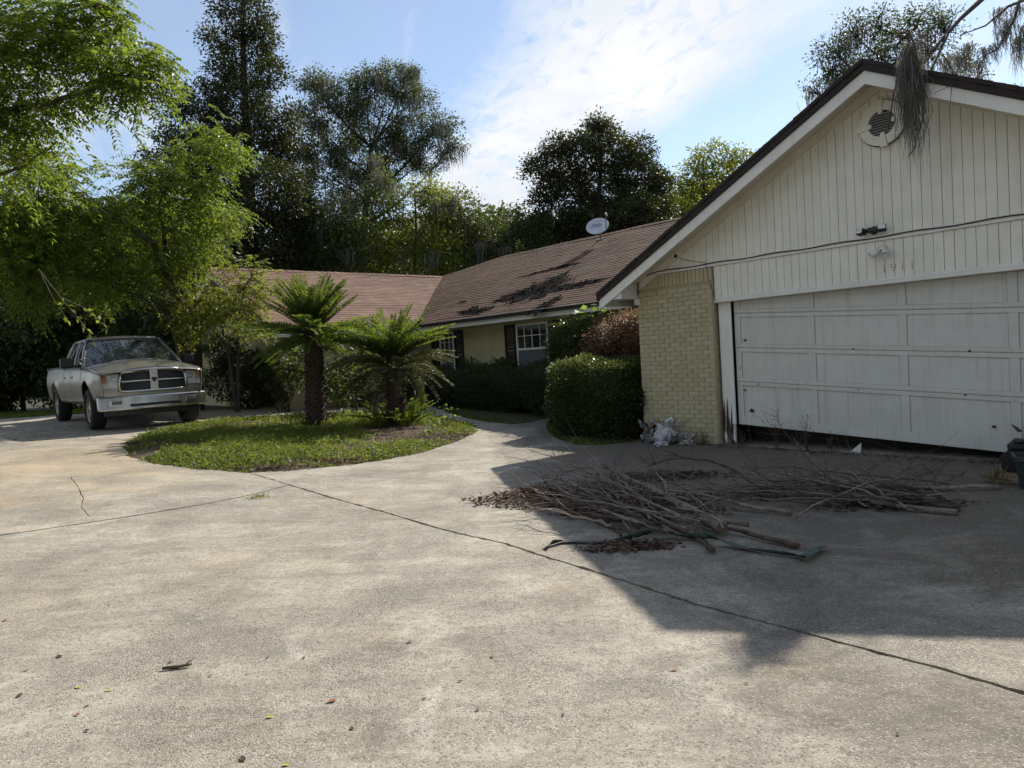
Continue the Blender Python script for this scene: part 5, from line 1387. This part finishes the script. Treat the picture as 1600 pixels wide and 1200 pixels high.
for sg in (1, -1):
    a, b = sorted((sg * .56, sg * .80))
    fg = front_band('fog_lamp_bezel', a, b, .435, .545, 1.008, .17, M['chrome'], bmp, depth=.02, n=5)
    a, b = sorted((sg * .59, sg * .76))
    front_band('fog_lamp', a, b, .455, .525, 1.014, .17, M['screen'], bmp, depth=.012, n=5)
    a, b = sorted((sg * .57, sg * .905))
    front_band('headlight_panel', a, b, .70, 1.045, .918, .12, M['paint'], depth=.12, n=9, tilt=.05)
    # headlamps wrap round the corner
    a, b = sorted((sg * .60, sg * .90))
    hl = front_band('headlight', a, b, .765, 1.035, .935, .12, M['headlens'], depth=.08, n=9, tilt=.05)
    a, b = sorted((sg * .80, sg * .905))
    front_band('turn_lamp', a, b, .88, 1.01, .942, .12, M['amber'], hl, depth=.05, n=5, tilt=.045)
    front_band('lamp_bulb', *sorted((sg * .66, sg * .72)), .90, .97, .944, .12, M['chrome'], hl, depth=.03, n=3, tilt=.02)
gr_ = front_band('grille', -.585, .585, .715, 1.075, .925, .10, M['black'], depth=.05, tilt=.05)
def gx(y, z, o=.012): return curvx(y, .925, .10) - .05 * (z - .715) / .36 + o
for pts_, r_ in (([(-.60, .70), (-.3, .69), (0, .69), (.3, .69), (.60, .70)], .028), ([(-.56, 1.06), (-.3, 1.09), (0, 1.105), (.3, 1.09), (.56, 1.06)], .045), ([(-.60, .70), (-.60, .88), (-.56, 1.06)], .030), ([(.60, .70), (.60, .88), (.56, 1.06)], .030), ([(-.58, .885), (-.3, .885), (0, .885), (.3, .885), (.58, .885)], .024)):
    MB().tube([(gx(y, z), y, z) for y, z in pts_], r_, 8).build('grille_bar', M['chrome'], gr_, True)
MB().box(.905, .955, -.075, .075, .70, 1.09).build('grille_bar', M['chrome'], gr_, bevel=.012)
for z in np.arange(.745, 1.05, .03):
    if abs(z - .885) > .03: MB().box(.80, .885 - .05 * (z - .715) / .36 + .035, -.56, .56, z, z + .006).build('grille_slat', M['tyre'], gr_)
# emblem: curled-horn head in dark metal on the upright bar
em = [(0, -.055), (.022, -.03), (.018, -.005), (.040, -.012), (.050, .015), (.040, .040), (.018, .044), (0, .034), (-.018, .044), (-.040, .040), (-.050, .015), (-.040, -.012), (-.018, -.005), (-.022, -.03)]
MB().prism([(.957, y, .90 + z) for y, z in em], (.008, 0, 0)).build('emblem', M['black'], gr_)
# wheels
def wheel(x, y, sg):
    Mx = Matrix.Translation((x, y, .40 + wheel_z(x, y) - mz)) @ Matrix.Rotation(R(-90 * sg), 4, 'X')
    w = MB().lathe([(.27, -.13), (.33, -.14), (.385, -.12), (.402, -.07), (.404, 0), (.402, .07), (.385, .12), (.33, .14), (.27, .13)], 36, Mx, True).build('wheel', M['tyre'], truck, True, label='dusty black tyre on a bronze alloy rim')
    rm = MB().lathe([(.275, -.12), (.268, .10), (.245, .115), (.235, .08), (.23, -.1)], 36, Mx).build('rim', M['rim'], w, True)
    MB().lathe([(0, .02), (.23, .02)], 24, Mx).build('brake_disc', M['black'], w)
    h = MB().lathe([(0, .105), (.05, .10), (.065, .06), (.065, .03)], 18, Mx).build('hub', M['rim'], w, True)
    for k in range(5):
        a = k * 2 * math.pi / 5 + .3
        Ms = Mx @ Matrix.Rotation(a, 4, 'Z')
        MB().prism([tuple(Ms @ Vector(p)) for p in ((.05, -.035, .10), (.25, -.055, .085), (.25, .055, .085), (.05, .035, .10))], tuple((Ms.to_3x3() @ Vector((0, 0, -.03))))).build('spoke', M['rim'], w)
for x in (0, -3.57):
    for sg in (1, -1): wheel(x, sg * .865, sg)

# ================================================================== BRUSH PILES
M['stick'] = plain('grey_dead_wood', (.25, .205, .165), .9, var=.45, scale=9, bumps=.6)
M['stick2'] = plain('brown_dead_wood', (.10, .070, .050), .9, var=.5, scale=9, bumps=.6)
M['cutwood'] = plain('cut_wood_end', (.13, .085, .05), .85, var=.4, scale=30)
def brush(name, label, centre_px, bed, n_lit, sticks, seed, extra):
    rng = np.random.default_rng(seed); base = gp(*centre_px); T = thing(name, label, 'brush pile', base)
    def stick(p0, p1, h0, h1, r0, sagm, twigs, mat, cut=False):
        p0 = np.append(p0[:2], 0.0); p1 = np.append(p1[:2], 0.0); n = 12
        mid = (p0 + p1) / 2 + np.array([rng.normal() * .2, rng.normal() * .2, 0]); P = []
        for p, t in zip(bez(p0, mid, p1, n), np.linspace(0, 1, n)):
            h = (h0 + (h1 - h0) * t + sagm * 4 * t * (1 - t)) * .72
            P.append(np.array([p[0], p[1], g(p[0], p[1]) + max(r0 * .8, h)]) + rng.normal(size=3) * .008)
        m_ = MB(); m_.tube([p - base for p in P], list(np.linspace(r0, r0 * .25, n)), 6 if r0 > .01 else 4)
        for k in range(twigs):
            i = int(rng.integers(3, n - 1)); d = unit(P[i] - P[i - 1]) + rng.normal(size=3) * .45; d[2] = abs(d[2]) * .5 + .05; d = unit(d); l = .15 + .45 * rng.random()
            q = [P[i], P[i] + d * l * .5 + rng.normal(size=3) * .03, P[i] + d * l + np.array([0, 0, rng.normal() * .05])]
            for k_ in (1, 2): q[k_][2] = max(q[k_][2], g(q[k_][0], q[k_][1]) + .01)
            rr = max(.0022, r0 * .3); m_.tube([a - base for a in q], [rr, rr * .8, rr * .35], 4)
        o = m_.build('branch', M[mat], T, True)
        if cut:
            c = P[0]; ax = unit(P[0] - P[1]); s1_ = unit(np.cross(ax, [0, 0, 1.0])); s2_ = np.cross(ax, s1_)
            MB().add([c - base + ax * .004] + [c - base + ax * .003 + (s1_ * math.cos(a) + s2_ * math.sin(a)) * r0 * .93 for a in np.linspace(0, 2 * math.pi, 13)[:-1]], [(0, 1 + k, 1 + (k + 1) % 12) for k in range(12)]).build('cut_end', M['cutwood'], o)
        return o
    sticks(stick, rng)
    P = []
    for (q, rx, ry, a, n, hh) in bed:
        c = gp(*q); d = rng.normal(size=(n, 2)) * .5; d = d[np.linalg.norm(d, axis=1) < .8 + .25 * rng.random(n)] * np.array([rx, ry]); n = len(d); ca, sa = math.cos(a), math.sin(a)
        xy = c[:2] + d @ np.array([[ca, sa], [-sa, ca]]); rad = np.sqrt(((d / np.array([rx, ry])) ** 2).sum(1))
        P.append(np.column_stack([xy, gnp(xy[:, 0], xy[:, 1]) + .004 + hh * np.clip(1 - rad, 0, 1) * rng.random(n)]))
    litter('leaf_litter', '', np.concatenate(P), rng, .03, .10, .01, T, base)
    return T
def pile1(stick, rng):
    G_ = lambda x, y: gp(x, y)[:2]
    # thick butts lower right, thin tops upper left
    stick(G_(1128, 838), G_(925, 742), .09, .22, .050, .0, 5, 'stick', True)
    stick(G_(1112, 866), G_(985, 818), .03, .06, .024, .0, 2, 'stick2', True)
    stick(G_(1238, 806), G_(1060, 772), .04, .16, .022, .02, 3, 'stick', True)
    stick(G_(1245, 858), G_(1110, 822), .03, .08, .024, .0, 2, 'stick2', True)
    stick(G_(1170, 830), G_(1090, 806), .06, .10, .024, .0, 1, 'stick', True)
    stick(G_(1105, 848), G_(1050, 800), .04, .12, .012, .0, 1, 'stick')
    stick(G_(1020, 790), G_(775, 760), .08, .03, .017, .03, 6, 'stick')
    stick(G_(1000, 812), G_(870, 765), .06, .30, .014, .02, 4, 'stick')
    stick(G_(1030, 800), G_(860, 735), .08, .28, .013, .05, 6, 'stick')
    stick(G_(1000, 780), G_(790, 745), .06, .34, .010, .06, 5, 'stick')
    stick(G_(960, 775), G_(805, 735), .06, .42, .009, .03, 5, 'stick')
    stick(G_(985, 790), G_(868, 742), .06, .62, .010, .0, 6, 'stick')
    stick(G_(960, 785), G_(905, 752), .06, .70, .008, .0, 4, 'stick')
    stick(G_(940, 785), G_(918, 760), .05, .62, .007, .0, 4, 'stick')
    stick(G_(980, 800), G_(985, 760), .05, .55, .007, .0, 5, 'stick2')
    stick(G_(1020, 800), G_(1000, 752), .05, .45, .007, .0, 5, 'stick2')
    for i in range(66):
        a = G_(rng.uniform(950, 1140), rng.uniform(785, 850)); b = G_(rng.uniform(790, 1010), rng.uniform(738, 815))
        stick(a, b, rng.uniform(.02, .16), rng.uniform(.03, .26), rng.choice([.005, .007, .009, .012, .015]), rng.uniform(-.02, .09), int(rng.integers(0, 4)), rng.choice(['stick', 'stick', 'stick2']))
    for i in range(30):
        a = G_(rng.uniform(850, 1090), rng.uniform(750, 830)); an = rng.random() * 6.28; b = a + np.array([math.cos(an), math.sin(an)]) * rng.uniform(.3, .8)
        stick(a, b, rng.uniform(.04, .2), rng.uniform(.08, .34), rng.choice([.003, .004, .006]), rng.uniform(0, .08), int(rng.integers(1, 4)), rng.choice(['stick', 'stick2']))
brush('brush_pile', 'heap of dead branches with brown leaves beside the green strap', (990, 800),
      [((900, 785), 1.25, .42, -.25, 2600, .16), ((1000, 800), .9, .5, -.2, 1500, .16), ((850, 775), .6, .3, -.3, 900, .10), ((985, 855), .45, .16, 0, 450, .02), ((1040, 745), .9, .4, -.1, 700, .03)], 0, pile1, 701, None)
def pile2(stick, rng):
    G_ = lambda x, y: gp(x, y)[:2]
    stick(G_(1560, 765), G_(1180, 772), .03, .08, .020, .02, 4, 'stick', True)
    stick(G_(1500, 800), G_(1290, 770), .05, .10, .030, .02, 3, 'stick2', True)
    stick(G_(1495, 806), G_(1340, 782), .04, .08, .026, .01, 2, 'stick', True)
    stick(G_(1240, 815), G_(1480, 776), .03, .1, .008, .28, 3, 'stick')
    stick(G_(1405, 800), G_(1240, 758), .04, .34, .008, .22, 3, 'stick')
    stick(G_(1500, 800), G_(1300, 728), .05, .34, .006, .05, 4, 'stick')
    stick(G_(1330, 790), G_(1210, 735), .05, .95, .008, .06, 5, 'stick2')
    stick(G_(1200, 775), G_(1010, 738), .05, .10, .020, .26, 6, 'stick2')
    stick(G_(1300, 775), G_(1020, 750), .05, .12, .010, .10, 5, 'stick')
    for i in range(46):
        a = G_(rng.uniform(1290, 1500), rng.uniform(770, 806)); b = G_(rng.uniform(1060, 1330), rng.uniform(750, 790))
        stick(a, b, rng.uniform(.02, .12), rng.uniform(.03, .22), rng.choice([.005, .007, .009, .012]), rng.uniform(0, .09), int(rng.integers(1, 5)), rng.choice(['stick', 'stick2', 'stick2']))
    for i in range(10):
        a = G_(rng.uniform(1180, 1480), rng.uniform(760, 800)); b = a + rng.normal(size=2) * .35
        stick(a, b, rng.uniform(.05, .15), rng.uniform(.25, .6), .005, .04, 4, 'stick2')
brush('brush_pile', 'low row of dead branches in the garage shade reaching toward the bins', (1310, 785), [((1200, 775), 1.3, .3, -.1, 800, .05), ((1380, 790), .9, .25, -.1, 500, .04)], 0, pile2, 702, None)
# green webbing strap
sp = [(852, 857, .012), (862, 849, .02), (880, 846, .012), (930, 847, .010), (975, 841, .03), (1005, 831, .08), (1022, 829, .10), (1040, 834, .04), (1080, 838, .03), (1105, 836, .09), (1130, 845, .04), (1160, 855, .02), (1200, 864, .012), (1245, 869, .012), (1258, 868, .05), (1285, 853, .03)]
SP = [gp(x, y, h) for x, y, h in sp]; Pd = []
for i in range(len(SP) - 1): Pd += [SP[i] + (SP[i + 1] - SP[i]) * t for t in np.linspace(0, 1, 4)[:-1]]
Pd.append(SP[-1]); st_ = MB(); o_ = 0
for i, p in enumerate(Pd):
    d = unit(np.array(Pd[min(i + 1, len(Pd) - 1)]) - Pd[max(i - 1, 0)]); tw = math.sin(i * .55) * .5 + .5
    s = np.cross(d, [0, 0, 1.0]); s = unit(s) * (1 - tw * .6) + np.array([0, 0, 1.0]) * tw * .75; s = unit(s); w = .034
    a, b = p + s * w, p - s * w
    for q in (a, b): q[2] = max(q[2], g(q[0], q[1]) + .006)
    st_.v += [tuple(a), tuple(b)]
for i in range(len(Pd) - 1): st_.f.append((2 * i, 2 * i + 1, 2 * i + 3, 2 * i + 2))
tag(st_.build('webbing_strap', plain('green_webbing', (.055, .095, .075), .75, var=.35, scale=16, bumps=.3), None, True, solid=.003), 'flat green webbing strap trailing under the brush pile', 'strap')

# ================================================================== BAGS, BINS, POTS
def bag_mat(name, a, b_, c_):
    m, t, b = new_mat(name); v = tex_coord(t)
    t.links.new(ramp(t, noise(t, v, 5, 3, .5, 1.2), [(.40, a), (.46, b_), (.52, c_), (.70, c_)]), b.inputs['Base Color'])
    b.inputs['Roughness'].default_value = .22; bump(t, b, noise(t, v, 9, 4, .6, 1.5), .35, .02); return m
def crumple(name, label, pos, size, seed, mat, top=.25):
    rng = np.random.default_rng(seed); bm = bmesh.new(); bmesh.ops.create_icosphere(bm, subdivisions=5, radius=1.0)
    K = unit(rng.normal(size=(16, 3))) * rng.uniform(1.6, 6.0, (16, 1)); ph = rng.random(16) * 6.28; am = .42 / np.linalg.norm(K, axis=1) ** .7
    for v in bm.verts:
        p = np.array(v.co)
        d = sum(am[i] * (1 - 2 * abs(math.sin(float(K[i] @ p) + ph[i])) ** .7) for i in range(16)) / 3.0     # sharp-creased folds
        q = p * (1 + d); up_ = max(0.0, q[2]); q[0] *= 1 - .38 * up_; q[1] *= 1 - .45 * up_; q[0] += .25 * up_; q[2] = max(q[2], -.62)
        v.co = tuple(q * np.array(size)); v.co.z += .62 * size[2]
    me = bpy.data.meshes.new(name); bm.to_mesh(me); bm.free()
    T = thing(name, label, 'bag', pos, rng.random() * 3)
    link('sack', me, mat, T)
    # torn flaps round the mouth
    fl_ = MB()
    for i in range(7):
        a = i / 7 * 6.28 + rng.random(); c = np.array([math.cos(a), math.sin(a), 0]) * size[0] * .6 + [0, 0, size[2] * 1.25]
        s = np.array([-math.sin(a), math.cos(a), 0]) * .06; u_ = np.array([math.cos(a) * .06, math.sin(a) * .06, .05 + .05 * rng.random()])
        fl_.add([c - s, c + s, c + s * .6 + u_, c + u_ * 1.3, c - s * .7 + u_ * .8], [(0, 1, 2, 3, 4)])
    stuff(fl_.build('torn_mouth', mat, T, solid=.002)); return T
mA = bag_mat('printed_plastic_sack', (.50, .54, .56), (.16, .22, .26), (.62, .63, .62)); mB = bag_mat('brown_torn_sack', (.10, .055, .035), (.26, .33, .37), (.035, .03, .03)); mC = bag_mat('white_plastic_sack', (.52, .54, .56), (.30, .30, .34), (.60, .60, .62))
crumple('soil_bag', 'blue-grey torn plastic sack leaning on the brick pillar', W(.62, -.26, .01), (.23, .17, .23), 801, mA)
crumple('soil_bag', 'open brown sack nearest the hedge', W(.30, -.28, .01), (.20, .17, .20), 802, mB)
crumple('soil_bag', 'small white crumpled sack lowest in front', W(.70, -.52, .0), (.14, .11, .08), 803, mC)
crumple('soil_bag', 'dark and white sack at the right of the pillar bags', W(.98, -.26, .0), (.17, .13, .09), 804, bag_mat('dark_white_sack', (.40, .41, .41), (.03, .03, .03), (.30, .28, .24)))
# wheeled bin with a black sack on top, and an open green bin in front, cut by the right frame edge
def bin_(name, label, pos, rz, w, d, h, mat, lid=False, bagtop=False):
    T = thing(name, label, 'bin', pos, rz)
    w2, d2 = w * .78, d * .78; t_ = .012
    outer_ = [(-w2 / 2, -d2 / 2, 0), (w2 / 2, -d2 / 2, 0), (w2 / 2, d2 / 2, 0), (-w2 / 2, d2 / 2, 0), (-w / 2, -d / 2, h), (w / 2, -d / 2, h), (w / 2, d / 2, h), (-w / 2, d / 2, h)]
    inn = [(x * .94, y * .94, max(z, .02)) for x, y, z in outer_]
    MB().add(outer_ + inn, [(3, 2, 1, 0), (0, 1, 5, 4), (1, 2, 6, 5), (2, 3, 7, 6), (3, 0, 4, 7), (8, 9, 10, 11), (12, 13, 9, 8), (13, 14, 10, 9), (14, 15, 11, 10), (15, 12, 8, 11), (4, 5, 13, 12), (5, 6, 14, 13), (6, 7, 15, 14), (7, 4, 12, 15)]).build('body', mat, T, bevel=.012)
    MB().box(-w / 2 - .02, w / 2 + .02, -d / 2 - .02, -d / 2 + .005, h - .045, h + .004).box(-w / 2 - .02, w / 2 + .02, d / 2 - .005, d / 2 + .02, h - .045, h + .004).box(-w / 2 - .02, -w / 2 + .005, -d / 2 + .006, d / 2 - .006, h - .045, h + .003).box(w / 2 - .005, w / 2 + .02, -d / 2 + .006, d / 2 - .006, h - .045, h + .003).build('rim', mat, T, bevel=.006)
    return T
M['bin_green'] = plain('dark_green_bin_plastic', (.012, .028, .024), .45, var=.3); M['bin_black'] = plain('blue_black_bin_plastic', (.012, .014, .022), .45, var=.3)
pb = gp(1622, 762); bin_('open_bin', 'small dark green open bin at the right edge', pb + [0, 0, .002], HROT + .3, .34, .30, .30, M['bin_green'])
pc = gp(1632, 735); wb = bin_('wheeled_bin', 'blue-black wheeled bin draped with a sack behind the green bin', pc + [0, 0, .05], HROT + .1, .52, .45, .24, M['bin_black'])
for sx_ in (-1, 1):
    MB().lathe([(0, -.025), (.10, -.025), (.115, -.012), (.115, .012), (.10, .025), (0, .025)], 20, Matrix.Translation((-.24, sx_ * .21 - .02, .06)) @ Matrix.Rotation(R(90), 4, 'X')).build('wheel', M['tyre'], wb, True)
bg_ = crumple('black_sack', 'black plastic sack sagging over the top of the wheeled bin', pc + [0, 0, .25], (.34, .27, .11), 811, plain('black_polythene', (.010, .011, .014), .3, bumps=.6, scale=9))
# dried yellow leaf tuft by the bins
rng = np.random.default_rng(88); tq = gp(1558, 755); T = thing('dry_leaf_tuft', 'tuft of dried yellow leaves by the green bin', 'dry leaves', tq)
v_, f_ = leaf_arrays(rng.normal(size=(46, 3)) * .03 * [1, 1, .3] + [0, 0, .02], rng.normal(size=(46, 3)) * [1, 1, .5] + [0, 0, .55], .20, .018, rng); link('dry_blades', raw_mesh('dry_blades', v_, f_), plain('straw', (.22, .16, .07), .8, var=.4), T)
# pale board scrap lying under the garage door
wq = W(3.37, .02, .012); T = tag(MB().prism([(-.11, 0, 0), (.02, 0, 0), (.03, 0, .12)], (0, .03, 0)).build('board_scrap', M['trim']), 'pale triangular board scrap under the door gap', 'scrap'); T.location = tuple(wq); T.rotation_euler = (0, 0, HROT)
# weeds along the garage foot
rng = np.random.default_rng(90)
def dryweed(label, pos, h, n, seed):
    rng = np.random.default_rng(seed); T = thing('dry_weed', label, 'weed', pos); m_ = MB(); P = []
    for i in range(n):
        a = rng.normal(size=2) * .22 * h; q = np.array([a[0], a[1], h * (.6 + .5 * rng.random())]); pts_ = bez((rng.normal() * .02, rng.normal() * .02, -.01), (a[0] * .2, a[1] * .2, h * .5), q, 5)
        m_.tube(pts_, [.0035, .003, .0025, .002, .001], 3, False); P += pts_[2:]
    m_.build('stems', M['stick2'], T); P = np.array(P); P = np.repeat(P, 3, 0) + rng.normal(size=(len(P) * 3, 3)) * .025
    v, f = leaf_arrays(P, rng.normal(size=P.shape), .025, .012, rng); link('seed_heads', raw_mesh('seed_heads', v, f), L['litter'], T)
dryweed('dry weed in front of the second door panel', W(2.35, -.12, .0), .62, 9, 901)
dryweed('dry weed in front of the first door stile', W(2.75, -.10, .0), .50, 9, 902)
dryweed('short dry weed by the rotten jamb', W(1.78, -.08, .0), .28, 8, 903)
dryweed('short dry weed under the middle of the door', W(3.05, -.06, .0), .22, 7, 904)
dryweed('sprig at the foot of the brick pillar', W(1.15, -.06, .0), .20, 8, 905)
q = np.array([W(u_, v_2) for u_, v_2 in zip(rng.uniform(.0, 5.6, 420), -np.abs(rng.normal(size=420)) * .16 - .03)]); q[:, 2] = gnp(q[:, 0], q[:, 1]) + .006
litter('doorstep_litter', 'brown leaves gathered along the foot of the garage', q, rng, .03, .08, .01)
# pots and blocks in the courtyard
tp_ = gp(402, 638)
T = thing('terracotta_pot', 'terracotta flower pot by the dark shrub', 'flower pot', tp_)
MB().lathe([(0, 0), (.085, 0), (.125, .20), (.14, .20), (.14, .245), (.12, .245), (.115, .20), (0, .19)], 22).build('pot', plain('terracotta', (.30, .12, .06), .85, var=.3, bumps=.3), T, True)
for i, (x, y, w, h, lb_) in enumerate(((433, 634, .20, .34, 'pale upright block left of the first palm trunk'), (456, 635, .30, .24, 'low pale block beside the first palm trunk'), (472, 635, .26, .28, 'pale block half behind the first palm trunk'), (468, 622, .14, .20, 'small white pot on the blocks behind the palm'))):
    p = gp(x, min(y, 636)) + (np.array([0, .25, .26]) if i == 3 else 0)
    b_ = MB(); t_ = .035
    b_.box(-w / 2, w / 2, -.1, -.1 + t_, 0, h).box(-w / 2, w / 2, .1 - t_, .1, 0, h).box(-w / 2, -w / 2 + t_, -.1 + t_, .1 - t_, 0, h).box(w / 2 - t_, w / 2, -.1 + t_, .1 - t_, 0, h).box(-t_ / 2, t_ / 2, -.1 + t_, .1 - t_, 0, h)
    o = tag(b_.build('concrete_block', plain('pale_block_%d' % i, (.34, .32, .26), .9, bumps=.5, scale=9), None, bevel=.006), lb_, 'block'); o.location = tuple(p); o.rotation_euler = (0, 0, HROT + .2 * i)

# ================================================================== FALLEN LEAVES AND BITS ON THE DRIVE
rng = np.random.default_rng(99)
lm = {'y': plain('yellow_leaf', (.45, .38, .05), .6), 'r': plain('rust_leaf', (.26, .09, .045), .7), 'd': plain('dark_leaf', (.035, .026, .02), .8)}
def leaf_mesh(l, w, seed):
    r_ = np.random.default_rng(seed); c = .25 * l
    v = [(0, 0, 0), (l * .3, w * .5, c * .3 * r_.random()), (l * .7, w * .42, c * .35), (l, 0, c * .5 * r_.random()), (l * .7, -w * .42, c * .2), (l * .3, -w * .5, c * .4 * r_.random()), (l * .5, 0, -.0)]
    return raw_mesh('fallen_leaf', [(a, b, z + .003) for a, b, z in v], [(0, 1, 6), (1, 2, 6), (2, 3, 6), (3, 4, 6), (4, 5, 6), (5, 0, 6)])
spots = [((127, 1075), 'y', .045), ((175, 1079), 'y', .04), ((428, 1121), 'y', .05), ((441, 1196), 'y', .045), ((303, 935), 'y', .035), ((645, 1003), 'r', .05), ((770, 1029), 'r', .05), ((527, 1095), 'r', .07), ((1059, 1048), 'r', .05), ((46, 1047), 'r', .04), ((117, 1117), 'r', .045), ((159, 855), 'r', .04), ((222, 876), 'r', .035), ((95, 1028), 'd', .06), ((27, 1091), 'd', .06), ((382, 1191), 'd', .06), ((132, 1142), 'd', .04), ((553, 1141), 'd', .04), ((267, 1034), 'd', .035), ((325, 1058), 'd', .035), ((475, 1030), 'd', .035), ((420, 1027), 'd', .03), ((173, 946), 'd', .035), ((1163, 1068), 'd', .03), ((722, 1066), 'd', .035), ((666, 1091), 'd', .035), ((750, 1109), 'd', .035), ((140, 1103), 'd', .035), ((400, 822), 'd', .04), ((1280, 963), 'd', .03), ((3, 972), 'r', .05), ((560, 960), 'd', .03), ((880, 1120), 'd', .03), ((1400, 1150), 'd', .03)]
nm = {'y': ('fallen_leaf', 'small yellow fallen leaf on the sunlit concrete', 'yellow leaves on the driveway'), 'r': ('fallen_leaf', 'small rust-red fallen leaf on the sunlit concrete', 'rust leaves on the driveway'), 'd': ('dark_leaf', 'tiny dark leaf scrap on the sunlit concrete', 'dark scraps on the driveway')}
for i, (q, c, s) in enumerate(spots):
    o = link(nm[c][0], leaf_mesh(s * .7, s * .36, i), lm[c]); p = gp(*q); o.location = (p[0], p[1], p[2] + .002); o.rotation_euler = (0, 0, rng.random() * 6.28); tag(o, nm[c][1], 'leaf', nm[c][2])
p0, p1 = gp(254, 1048), gp(300, 1042)
tag(MB().tube([p0 + [0, 0, .012], (p0 + p1) / 2 + [0, 0, .010], p1 + [0, 0, .016]], [.008, .010, .005], 6).tube([p1 + [-.03, 0, .016], p1 + [.0, .05, .03]], [.004, .002], 4).build('fallen_twig', M['stick2'], None, True), 'short dark twig lying on the sunlit concrete', 'twig')
tuft = MB(); rng = np.random.default_rng(3)
v_, f_ = leaf_arrays(np.array([gp(403, 778)] * 60) + rng.normal(size=(60, 3)) * [.06, .03, 0], rng.normal(size=(60, 3)) * [.7, .7, .1] + [0, 0, .6], .07, .008, rng)
tag(link('crack_weed', raw_mesh('crack_weed', v_, f_), L['grass']), 'little tuft of grass growing in the drive', 'weed')
